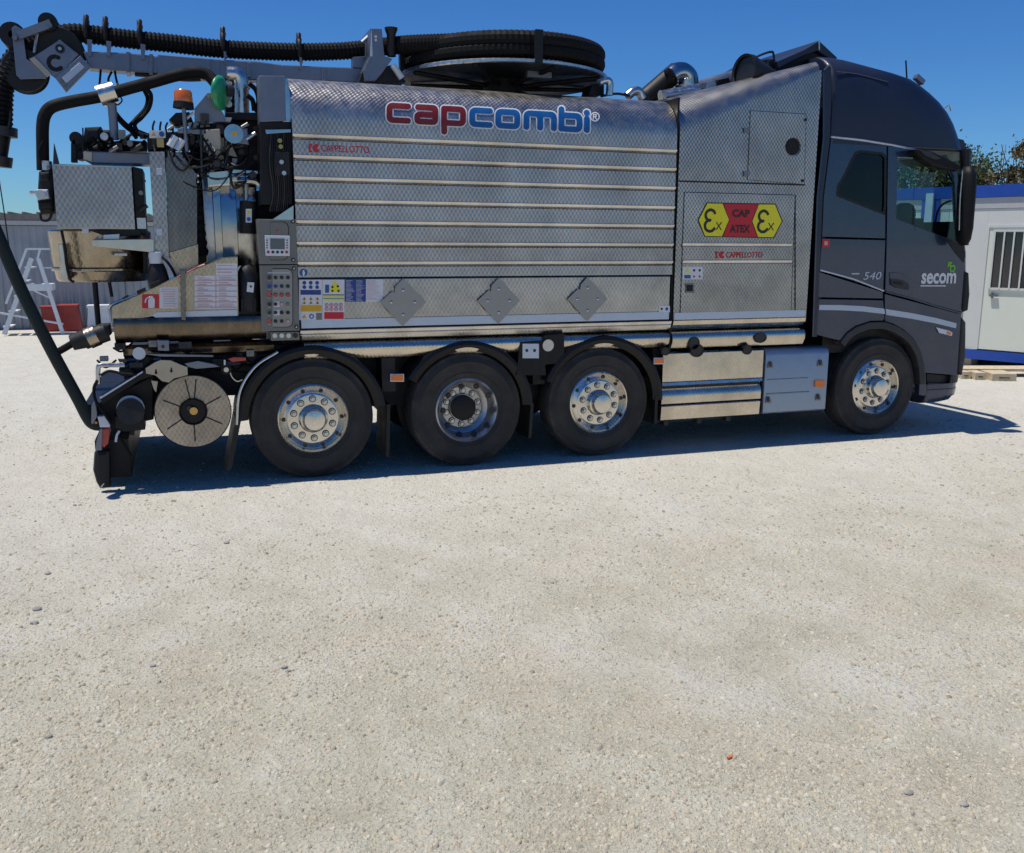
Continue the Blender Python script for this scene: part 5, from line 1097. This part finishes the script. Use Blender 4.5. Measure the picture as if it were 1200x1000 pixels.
for r_, b in enumerate((427, 478, 528, 583, 632, 683)):
    for c in range(4):
        p = at(*o4(779+c*36, b), -.040); MB().cyl(p, p+Vector((0, -.012, 0)), .0155 if r_ != 2 else .018, .013, n=12).build('button', bt[r_][c], C2, 'auto')
        if r_ in (3, 4) and c == 1: ep('selector_plate', [o4(806, b-16), o4(838, b-16), o4(838, b+16), o4(806, b+16)], -.0385, .003, WHITE, C2, bev=.0005)
        quad('button_label', *o4(770+c*36, b+17), *o4(788+c*36, b+20), -.0385, CGREY, C2, .001)
for a, b in ((916, 99), (918, 325), (922, 374), (936, 717)):
    p = at(*o4(a, b), -.031); MB().cyl(p, p+Vector((0, -.014, 0)), .016, n=14).build('cabinet_lock', INK, C1 if b < 340 else C2, 'auto'); MB().cyl(p+Vector((0, -.014, 0)), p+Vector((0, -.018, 0)), .007, n=8).build('lock_barrel', ALLOY, C1 if b < 340 else C2)
C3 = ep('switch_strip', [o4(785, 746), o4(953, 744), o4(956, 793), o4(788, 797)], -.02, .12, CTRL, T, bev=.003)
for k in range(4): p = at(*o4(810+k*40, 767), -.02); MB().cyl(p, p+Vector((0, -.014, 0)), .02, n=14).build('push_switch', ALLOY if k < 3 else INK, C3, 'auto')
# ---- under-rear assembly
MB().box((-1.5, .3, .72), (-.4, 2.2, 1.05)).build('rear_chassis_frame', CHASSIS, T); MB().box((-1.2, .2, 1.03), (-.1, .7, 1.15)).build('pipe_gallery', BLACK, T)
for (u0, v0, u1, v1, r) in ((212, 404, 250, 406, .05), (225, 412, 300, 408, .07), (270, 400, 320, 412, .06), (240, 425, 300, 432, .05)): MB().cyl(at(u0, v0, .25), at(u1, v1, .25), r, n=16).build('chassis_pipe', CHASSIS, T, 'auto')
cyly('air_reservoir', 289, 415, .12, .085, .5, CHASSIS, T, 24)
HR = cyly('reel_disc', 226.5, 482.5, .03, .298, .012, DISC, T, 56)
c0 = at(226.5, 482.5, .026); c0.x -= .0
for k, t in enumerate((82, 100, 27, 155, 213, 270, -28)):
    a = math.radians(t); d = Vector((math.cos(a), 0, math.sin(a))); MB().tube([c0+d*.10, c0+d*(.25 if t not in (82, 100) else .27)], .0055, 6).build('reel_disc_spoke', GREYP, HR)
MB().lathe([(.112, .012), (.106, .018), (.10, .012), (.096, -.01)], c0, (0, -1, 0), 32).build('reel_hub_ring', BLACK, HR, 'auto'); cyly('reel_hub_hole', 227, 482.5, .024, .1, .004, BLACK, HR, 32); cyly('reel_shaft', 227, 482, -.01, .032, .04, BRASS, HR, 12); cyly('shaft_end', 222, 479, .0, .022, .03, GREYP, HR, 12)
MB().cyl(at(226.5, 482.5, .05), at(226.5, 482.5, .05)+Vector((0, .35, 0)), .25, n=36).build('reel_drum', BLACK, T, 'auto')
MB().lathe([(.294, -.002), (.304, .006), (.304, -.02), (.29, -.02)], at(226.5, 482.5, .03), (0, -1, 0), 56).build('reel_rim', CHASSIS, HR, 'auto')
o6 = lambda a, b: (60+a/5, 380+b/5)
BP = ep('bracket_plate', [o6(552, 258), o6(610, 222), o6(640, 210), o6(700, 212), o6(760, 238), o6(798, 252), o6(800, 298), o6(720, 318), o6(690, 342), o6(650, 335), o6(610, 300), o6(556, 290)], .0, .012, BEIGE, T, bev=.003)
for a, b in ((614, 272), (704, 262)): ep('bracket_slot', [o6(a-3, b-8), o6(a+3, b-8), o6(a+9, b+16), o6(a, b+24), o6(a-9, b+16)], -.002, .003, CHASSIS, BP, bev=.0005)
ep('bracket_plate', [o6(585, 330), o6(625, 335), o6(615, 400), o6(600, 380)], .01, .012, BEIGE, T, bev=.003)
ep('lever_plate', [o6(780, 230), o6(860, 215), o6(960, 235), o6(990, 250), o6(850, 262), o6(800, 250)], .01, .02, ALU, T, bev=.004); ep('frame_beam', [o6(560, 172), o6(950, 182), o6(950, 192), o6(640, 190), o6(560, 178)], .0, .05, ALU, T, bev=.003)
ep('socket_block', [o6(618, 92), o6(690, 94), o6(692, 158), o6(625, 155)], .0, .08, ALU, T, bev=.006); dot(*o6(655, 132), 1.8, -.003, INK, T, 'socket')
ep('red_lever', [o6(1035, 202), o6(1070, 192), o6(1142, 194), o6(1142, 214), o6(1060, 222)], -.02, .03, REDL, T, bev=.006); ep('black_lever', [o6(1040, 216), o6(1120, 222), o6(1100, 240), o6(1030, 246), o6(1010, 232)], -.015, .04, BLKPL, T, bev=.006)
cyly('lever_pivot', *o6(1026, 268), -.03, .04, .05, BLACK, T, 20); cyly('pivot_cap', *o6(1026, 268), -.038, .02, .02, ALLOY, T, 14); MB().cyl(at(*o6(1017, 240), -.02), at(*o6(1016, 210), -.02), .008, n=6).build('pivot_pin', WHITE, T)
tube('brake_chain', [at(*o6(1045, 270), -.02), at(*o6(1060, 310), -.02), at(*o6(1090, 335), -.02), at(*o6(1120, 325), -.02)], .006, ALLOY, T, n=5)
# diagonal frame and motor
ep('diagonal_beam', [o6(285, 425), o6(540, 268), o6(600, 250), o6(610, 300), o6(520, 330), o6(300, 470)], .02, .12, BLACK, T, bev=.006); ep('beam_edge', [o6(283, 430), o6(535, 275), o6(538, 283), o6(288, 440)], .0, .03, STRIP, T, bev=.002)
ep('tail_frame', [o6(255, 470), o6(600, 300), o6(600, 560), o6(350, 610), o6(290, 610), o6(240, 540)], .15, .3, BLACK, T, bev=.01)
ep('pipe_shroud', [o6(395, 265), o6(500, 230), o6(560, 180), o6(600, 200), o6(560, 262), o6(460, 320), o6(400, 300)], .1, .2, CHASSIS, T, bev=.02); cyly('tail_pipe', *o6(515, 172), .05, .05, .15, STRIP, T, 18)
tube('tap_pipe', [at(*o6(275, 350), 0), at(*o6(275, 260), 0), at(*o6(290, 242), 0), at(*o6(350, 240), 0), at(*o6(430, 240), 0)], .018, ALLOY, T, n=8); ep('tap_knob', [o6(390, 206), o6(450, 206), o6(440, 225), o6(400, 225)], -.01, .05, GREYP, T, bev=.006)
tube('hydraulic_hose', [at(*o6(270, 330), -.02), at(*o6(250, 380), -.02), at(*o6(262, 450), -.02), at(*o6(310, 520), -.02), at(*o6(355, 590), -.02)], .013, HOSEB, T, n=6); tube('hydraulic_hose', [at(*o6(290, 300), -.02), at(*o6(340, 275), -.02), at(*o6(420, 290), -.02), at(*o6(500, 295), -.02)], .012, HOSEB, T, n=6)
MC = cyly('motor_end', *o6(465, 495), .02, .105, .02, STRIP, T, 36); MB().cyl(at(*o6(465, 512), -.05), at(*o6(465, 512), .3), .105, n=36).build('motor', CHASSIS, T, 'auto')
ep('motor_foot', [o6(370, 540), o6(545, 520), o6(550, 620), o6(430, 632), o6(375, 610)], .0, .25, BLACK, T, bev=.01); ep('motor_stub', [o6(462, 625), o6(488, 625), o6(486, 654), o6(464, 650)], .05, .05, BLACK, T)
tube('drip_hose', [at(*o6(385, 640), 0), at(*o6(420, 690), 0), at(*o6(445, 735), 0), at(*o6(470, 775), 0)], .014, HOSEB, T, n=6); tube('short_cable', [at(*o6(378, 690), -.02), at(*o6(385, 650), -.02), at(*o6(400, 625), -.02)], .01, STRIP, T, n=6)
ep('side_column', [o6(235, 480), o6(262, 440), o6(270, 540), o6(245, 590), o6(232, 580)], .0, .06, ALU, T, bev=.01); ep('corner_bracket', [o6(270, 540), o6(310, 540), o6(345, 575), o6(345, 605), o6(285, 606)], .0, .08, STRIP, T, bev=.006); dot(*o6(262, 578), 1.4, -.003, ORANGE, T, 'reflector')
TL = ep('tail_lamp', [o6(285, 612), o6(340, 608), o6(345, 640), o6(335, 700), o6(310, 726), o6(285, 715)], .02, .14, REDL, T, bev=.012); ep('lamp_surround', [o6(265, 690), o6(285, 612), o6(300, 612), o6(296, 740), o6(258, 742)], .0, .1, ALU, T, bev=.006)
ep('underride_bumper', [o6(250, 760), o6(262, 742), o6(345, 738), o6(350, 960), o6(285, 970), o6(262, 930), o6(243, 860)], .06, .10, BLKPL, T, bev=.04)
MB().box((-1.76, .25, .08), (-1.50, 2.35, .40)).build('underride_bar', BLACK, T); MB().box((-1.82, .3, .58), (-1.1, 2.4, .70)).build('rear_crossbeam', BLACK, T)
ep('reflector_stripe', [o6(288, 955), o6(308, 932), o6(312, 936), o6(293, 960)], .05, .004, STRIP, T, bev=.001)
# suction coupling at left: pipe and union
MB().cyl(at(*o6(190, 95), .1), at(*o6(325, 45), .1), .075, n=20).build('suction_stub', CHASSIS, T, 'auto'); MB().cyl(at(*o6(215, 85), .1), at(*o6(270, 62), .1), .085, n=20).build('union_ring', STEELRUST, T, 'auto'); MB().cyl(at(*o6(120, 110), .1), at(*o6(200, 85), .1), .062, .075, n=16).build('union_nut', CHASSIS, T, 'auto')
tube('coupling_hose', [at(*o6(130, 110), .1), at(*o6(80, 140), .1), at(*o6(35, 165), .1)], .028, HOSEB, T, n=8); ep('coupling_clamp', [o6(280, 5), o6(340, 0), o6(352, 60), o6(330, 80), o6(300, 65)], .05, .15, BLKPL, T, bev=.02)

# ================================================================== BACKGROUND right: site cabin
A_ = Vector((11.50, 4.40, 0)); dv_ = Vector((.40, -.9165, 0)).normalized(); nv_ = Vector((-dv_.y*-1, dv_.x*-1, 0)); nv_ = Vector((-.9165, -.40, 0)).normalized()  # outward (towards the camera side)
SCB = empty('site_cabin', tuple(A_-nv_*1.2), 'white prefabricated site cabin with royal blue roof edge and base, behind the truck cab', 'cabin')
def wp(s, z, o=0.): return A_+dv_*s+nv_*o+Vector((0, 0, z))
def wbox(name, s0, s1, z0, z1, o0, o1, mat, par=SCB, label=None):
    c = (wp(s0, z0, o0)+wp(s1, z1, o1))/2; return MB().obox(c, dv_*(s1-s0)/2, nv_*(o1-o0)/2, Vector((0, 0, (z1-z0)/2))).build(name, mat, par, label=label)
for s0 in (-5.0, -3.85, -2.7, -1.55): wbox('wall_panel', s0+.003, s0+1.147, .30, 2.62, -.05, 0, WALLW)
wbox('wall_panel', -.397, .23, .30, 2.62, -.05, 0, WALLW); wbox('wall_panel', 1.13, 2.4, .30, 2.62, -.05, 0, WALLW); wbox('wall_panel', 2.405, 3.65, .30, 2.62, -.05, 0, WALLW)
wbox('wall_panel', .232, 1.128, 2.36, 2.62, -.05, 0, WALLW)
wbox('gutter_band', -5.02, 3.7, 2.625, 2.80, -.06, .012, CGREY); wbox('roof_fascia', -5.05, 3.75, 2.805, 3.0, -2.4, .04, CBLUE); wbox('base_rail', -5.05, 3.75, .14, .295, -2.4, .03, CBLUE)
wbox('rear_body', -5.0, 3.7, .30, 2.8, -2.35, -.06, WALLW)
wbox('corner_post', -.87, -.79, .3, 2.8, .0, .03, CBLUE); wbox('downpipe', -.785, -.66, .3, 2.9, .03, .09, STRIP); wbox('corner_post', -.655, -.56, .3, 2.8, .0, .03, CBLUE)
DC = wbox('door', .28, 1.08, .32, 2.32, -.02, .015, DOORW); wbox('door_frame', .23, .28, .31, 2.36, -.01, .03, WALLW); wbox('door_frame', 1.08, 1.13, .31, 2.36, -.01, .03, WALLW); wbox('door_frame', .28, 1.08, 2.32, 2.36, -.01, .03, WALLW)
wbox('door_window', .38, 1.00, 1.35, 2.24, .012, .022, GLASSK, DC)
for k in range(5): wbox('window_bar', .38+k*.15-.012, .38+k*.15+.012, 1.33, 2.26, .03, .05, WALLW, DC)
for z in (1.31, 2.25): wbox('window_frame', .35, 1.03, z, z+.035, .018, .045, WALLW, DC)
wbox('door_handle', .40, .52, 1.20, 1.23, .03, .07, LATCH, DC); wbox('door_handle', .41, .44, 1.17, 1.26, .016, .03, LATCH, DC)
for k in range(6): wbox('support_block', -4.8+k*1.55, -4.5+k*1.55, 0, .138, -.4, -.1, BLOCKM)
# beige blocks on the ground
bl = [((1128, 437.3), (1141.5, 444)), ((1143.5, 437.6), (1161, 445.3)), ((1164, 438.5), (1200, 447.3))]
blabs = ['short beige concrete block lying nearest the truck bumper', 'middle beige concrete block of three in front of the cabin', 'longest beige concrete block at the right, in front of the cabin']
for i, (u, ln, dp) in enumerate(((1126.5, .14, .62), (1142.5, .16, .6), (1162.5, .36, .62))):
    p = atz(u, 444.3+i*1.2, 0.); d = (CR-CR[2]*np.array([0, 0, 1.])); d = Vector((d[0], d[1], 0)).normalized(); d = (d+Vector((.25, -.15, 0))).normalized(); e = Vector((-d.y, d.x, 0))
    B = MB().obox(p+d*ln/2+e*dp/2+Vector((0, 0, .055)), d*ln/2, e*dp/2, (0, 0, .055)).build('concrete_block', BLOCKM, None); tag(B, blabs[i], 'block', 'blocks in front of the cabin')
    q = p+d*ln*.5-e*.001+Vector((0, 0, .05)); MB().obox(q, d*ln*.22, e*.004, (0, 0, .007)).build('block_slot', CHASSIS, B)
B = MB().obox(atz(1180, 433.5, .09)+Vector((0, 0, .02)), (.9, -.3, 0), (.06, .2, 0), (0, 0, .02)).build('timber_plank', BLOCKM, None); tag(B, 'pale plank lying behind the beige blocks by the cabin', 'plank')

# ================================================================== BACKGROUND left
WY = 16.6
WB_ = empty('corrugated_shed', (-3, WY+1.5, 0), 'long low grey corrugated metal shed behind the rear of the truck', 'shed')
zt = at(30, 264, WY).z
def corr(x0, x1, z0, z1, y, pitch, amp, mat, name, par):
    n = int((x1-x0)/pitch*4); v = []; f = []
    for i in range(n+1):
        x = x0+(x1-x0)*i/n; ph = i % 4; yy = y+(-amp if ph in (1, 2) else 0); v += [(x, yy, z0), (x, yy, z1)]
    f = [(2*i, 2*i+2, 2*i+3, 2*i+1) for i in range(n)]; return mk(name, v, f, mat, par)
for k in range(8): corr(-11+k*2.9, -11+k*2.9+2.88, .0, zt-.02, WY, .16, .022, CORR, 'wall_sheet', WB_)
MB().box((-11, WY+.04, 0), (12.2, WY+3, zt)).build('shed_body', CORR, WB_)
MB().box((-11.1, WY-.12, zt), (12.3, WY+3.1, zt+.10)).build('eaves_flashing', CGREY, WB_)
MB().box((-11.1, WY-.06, zt+.11), (12.3, WY+3.1, zt+.26)).build('roof_edge', CORRT, WB_)
mb = MB()
for k in range(80): mb.box((-11+k*.30, WY-.08, zt+.262), (-11+k*.30+.05, WY+3, zt+.30))
o = mb.build('roof_rib', CORRT, WB_); o['kind'] = 'stuff'
# stepladder (two triangular frames, platform, rail)
LY = 14.9
LD = empty('platform_ladder', tuple(atz(40, 393, 0)), 'white folding platform ladder with handrail in front of the grey shed', 'ladder')
def lt(name, a, b, r, dy=0., mat=LADM): return MB().tube([at(a[0], a[1], LY+dy), at(b[0], b[1], LY+dy)], r, 4).build(name, mat, LD)
for dy in (0, .55):
    lt('front_rail', (37, 303), (5, 392), .06, dy); lt('rear_leg', (45, 303), (74, 392), .055, dy); lt('handrail', (7, 356), (31, 292), .03, dy); lt('handrail', (31, 292), (62, 292), .028, dy); lt('rail_post', (44, 304), (47, 291), .03, dy)
    lt('brace', (0, 367), (74, 380), .03, dy); lt('platform_strut', (40, 341), (60, 350), .02, dy)
for t in (.12, .3, .5, .7, .9):
    a = at(37+(5-37)*t, 303+(392-303)*t, LY); MB().box((a.x-.08, a.y, a.z-.015), (a.x+.10, a.y+.55, a.z+.015)).build('tread', LADM, LD)
ep('platform', [(31, 333), (61, 333), (61, 341), (31, 341)], LY-.03, .6, LADM, LD, bev=.004); lt('brace', (51, 314), (61, 314), .02)
# red crates, white tub
for i, (u0, u1, vt, lab) in enumerate(((52, 71, 361.5, 'red plastic crate directly behind the white ladder'), (72, 96, 360, 'red plastic crate between the ladder and the white tub'))):
    p = atz(u0, 389, 0); q = at(u1, 389, p.y); h = at(u0, vt, p.y).z; x0, x1 = p.x, q.x
    C = empty('plastic_crate', ((x0+x1)/2, p.y+.25, 0), lab, 'crate', 'red crates by the shed')
    v = [(x0, p.y, 0), (x1, p.y, 0), (x1, p.y+.5, 0), (x0, p.y+.5, 0), (x0-.03, p.y-.03, h), (x1-.07, p.y-.03, h), (x1-.07, p.y+.53, h), (x0-.03, p.y+.53, h)]
    MB().add(v, [(0,3,2,1),(0,1,5,4),(1,2,6,5),(2,3,7,6),(3,0,4,7),(4,5,6,7)]).build('crate_body', CRATE, C); MB().box((x0-.05, p.y-.05, h), (x1-.05, p.y+.55, h+.04)).build('crate_rim', CRATE, C)
p = atz(102, 389, 0); q = at(131, 389, p.y); h = at(102, 361, p.y).z
C = empty('white_tub', ((p.x+q.x)/2, p.y+.3, 0), 'white tapered tub standing right of the red crates by the shed', 'tub')
v = [(p.x, p.y, 0), (q.x, p.y, 0), (q.x, p.y+.5, 0), (p.x, p.y+.5, 0), (p.x+.06, p.y+.03, h), (q.x-.06, p.y+.03, h), (q.x-.06, p.y+.47, h), (p.x+.06, p.y+.47, h)]
MB().add(v, [(0,3,2,1),(0,1,5,4),(1,2,6,5),(2,3,7,6),(3,0,4,7),(4,5,6,7)]).build('tub_body', LADM, C); MB().box((p.x+.03, p.y, h), (q.x-.03, p.y+.5, h+.05)).build('tub_lid', LADM, C)
MB().box((p.x-.02, p.y-.25, 0), (q.x+.4, p.y-.06, .09)).build('timber_baulk', CORRT, None); tag(bpy.context.scene.objects['timber_baulk'], 'dark timber baulk on the ground beside the white tub', 'timber')

# ================================================================== trees
def tree(name, base, h, cr_, nclump, nleaf, mat, label, group, trunk_r=.12, flat=.7, lsize=.09, lo=.35, bare=0):
    R = random.Random(hash(label) % 1000+int(base[0]*10)); R = random.Random(int(base[0]*37+base[1]*11))
    root = empty(name, (base[0], base[1], 0), label, 'tree', group)
    tr = MB(); tips = []
    top = Vector((base[0]+R.uniform(-.3, .3), base[1], h*.8)); pts = [Vector((base[0], base[1], -.05)), Vector((base[0]+R.uniform(-.15, .15), base[1], h*.3)), Vector((base[0]+R.uniform(-.2, .2), base[1], h*.55)), top]
    c = cr(pts, 5); tr.tube(c, trunk_r, 7, rfun=lambda i: trunk_r*(1-.75*i/len(c)))
    for k in range(nclump):
        a = R.uniform(0, 6.283); rr_ = cr_*math.sqrt(R.random()); zz = h*(lo+(1-lo)*R.random()); zz2 = zz-rr_*.15
        tip = Vector((base[0]+rr_*math.cos(a), base[1]+rr_*math.sin(a), zz2)); s = c[min(len(c)-1, int(len(c)*min(.95, zz/h*.85)))]
        tr.tube([s, s.lerp(tip, .5)+Vector((0, 0, .08)), tip], .03, 5, rfun=lambda i: (.035, .022, .008)[i]); tips.append(tip)
    for k in range(bare):
        a = R.uniform(0, 6.283); b_ = Vector((base[0]+R.uniform(-.6, .6)*cr_, base[1], h*.75)); tr.tube([b_, b_+Vector((R.uniform(-.3, .3), 0, h*.18)), b_+Vector((R.uniform(-.5, .5), 0, h*.33))], .015, 4, rfun=lambda i: (.02, .012, .005)[i])
    tr.build('trunk', BARK, root, 'auto')
    n = nclump*nleaf; T_ = np.array([tuple(t) for t in tips]); idx = np.repeat(np.arange(nclump), nleaf); g = np.random.default_rng(int(abs(base[0])*91+abs(base[1])*7))
    cs = cr_*.24*(.6+.8*g.random(nclump)); d = g.normal(0, .62, (n, 3)); rad = np.ones(n)
    P = T_[idx]+d*(rad*cs[idx])[:, None]*np.array([1, 1, flat]); s = lsize*(.6+.8*g.random(n)); u = g.normal(0, 1, (n, 3)); u /= np.linalg.norm(u, axis=1)[:, None]; w2 = np.cross(u, g.normal(0, 1, (n, 3))); w2 /= np.linalg.norm(w2, axis=1)[:, None]
    V = np.stack([P+u*s[:, None], P+w2*s[:, None]*.5, P-u*s[:, None]*.8, P-w2*s[:, None]*.5], 1).reshape(-1, 3)
    me = bpy.data.meshes.new('crown'); cen = V.mean(0); me.vertices.add(4*n); me.vertices.foreach_set('co', (V-cen).ravel()); me.loops.add(4*n); me.loops.foreach_set('vertex_index', np.arange(4*n, dtype=np.int32)); me.polygons.add(n)
    me.polygons.foreach_set('loop_start', np.arange(n)*4); me.polygons.foreach_set('loop_total', np.full(n, 4)); me.update(calc_edges=True); me.materials.append(mat); link('crown', me, Vector(cen), root)
    return root
def gpos(u, dist):
    d = _ray(u, 303); d = np.array([d[0], d[1], 0]); d /= np.linalg.norm(d); return (CAM[0]+d[0]*dist, CAM[1]+d[1]*dist)
tr_ = [ # u, distance, top v, crown r, mat, label
 (1210, 30, 158, .8, LEAFP, 'dark pine at the right edge rising highest above the cabin roof', 30, 260),
 (1180, 31, 186, .62, LEAFP, 'pine with a leaning tuft above the cabin roof left of the tallest pine', 18, 240),
 (1148, 34, 205, .8, LEAFY, 'dry yellowish shrub tree just right of the truck mirror', 12, 160),
 (1172, 36, 208, 1.2, LEAFY, 'low scrubby tree above the cabin roof below the pine tufts', 22, 240),
 (1108, 33, 182, 1.1, LEAFP, 'tree seen through the front of the cab door window', 46, 320),
 (1080, 33, 178, 1.8, LEAFG, 'bushy tree seen through the middle of the cab door window', 46, 320),
 (1046, 34, 180, 1.9, LEAFG, 'tree hidden behind the rear of the cab door', 46, 320)]
for u, ds, vt, c_r, m_, lab, nc, nl in tr_:
    b = gpos(u, ds); d = _ray(u, vt); tt = ds/math.hypot(d[0], d[1]); h = CAM[2]+d[2]*tt
    tree('pine_tree' if m_ is LEAFP else 'scrub_tree', (b[0], b[1]), h, c_r, nc, nl, m_, lab, None, lsize=.055, lo=.5 if m_ is LEAFP else .3, bare=10 if 'dry' in lab or 'tuft' in lab else 0)
for i, (u, ds, vt, c_r, lab) in enumerate(((172, 30, 240, 1.5, 'green tree beyond the shed seen beside the stainless column'),)):
    b = gpos(u, ds); d = _ray(u, vt); tt = ds/math.hypot(d[0], d[1]); tree('garden_tree', b, CAM[2]+d[2]*tt, c_r, 30, 220, LEAFG, lab, None)
# ================================================================== single stones and litter on the yard
sp = [(265, 637, .017, 'grey stone in the open gravel nearest below the first wheel from the rear'), (56, 673, .016, 'dark stone at far left, uppermost of three by the left edge'), (43, 715, .020, 'largest dark flat stone by the left edge of the yard'), (40, 731, .017, 'dark stone just below the largest flat stone by the left edge'), (333, 783, .014, 'grey stone in the left foreground touching a smaller one'), (338, 787, .011, 'small stone touching a grey stone in the left foreground'), (180, 781, .013, 'single grey stone in the gravel right of the left edge trio'), (57, 864, .014, 'grey stone alone low down near the left edge'), (1065, 930, .015, 'rounded grey stone at the lower right, left of its neighbour'), (1130, 944, .013, 'dark stone nearest the lower right corner')]
for i, (u, v, s, lab) in enumerate(sp):
    p = atz(u, v, 0); bm = bmesh.new(); bmesh.ops.create_icosphere(bm, subdivisions=2, radius=s)
    for q in bm.verts:
        k = 1+.35*noise.noise(q.co*40+Vector((i*7, 0, 0))); q.co = Vector((q.co.x*1.25*k, q.co.y*k, q.co.z*.65*k))
    me = bpy.data.meshes.new('stone'); bm.to_mesh(me); bm.free(); me.materials.append(DKSTONE); o = link('stone', me, p+Vector((0, 0, s*.35)), None)
    tag(o, lab, 'stone', 'loose grey stones on the yard')
p = atz(856, 889, 0); o = MB().obox(p+Vector((0, 0, .006)), (.016, .004, 0), (-.001, .005, .001), (0, 0, .004)).build('brick_fragment', simple('terracotta', (.5, .14, .06), .8, var=.2), None); tag(o, 'tiny orange brick chip on the gravel at lower right', 'fragment')
print('objects', len(bpy.data.objects))
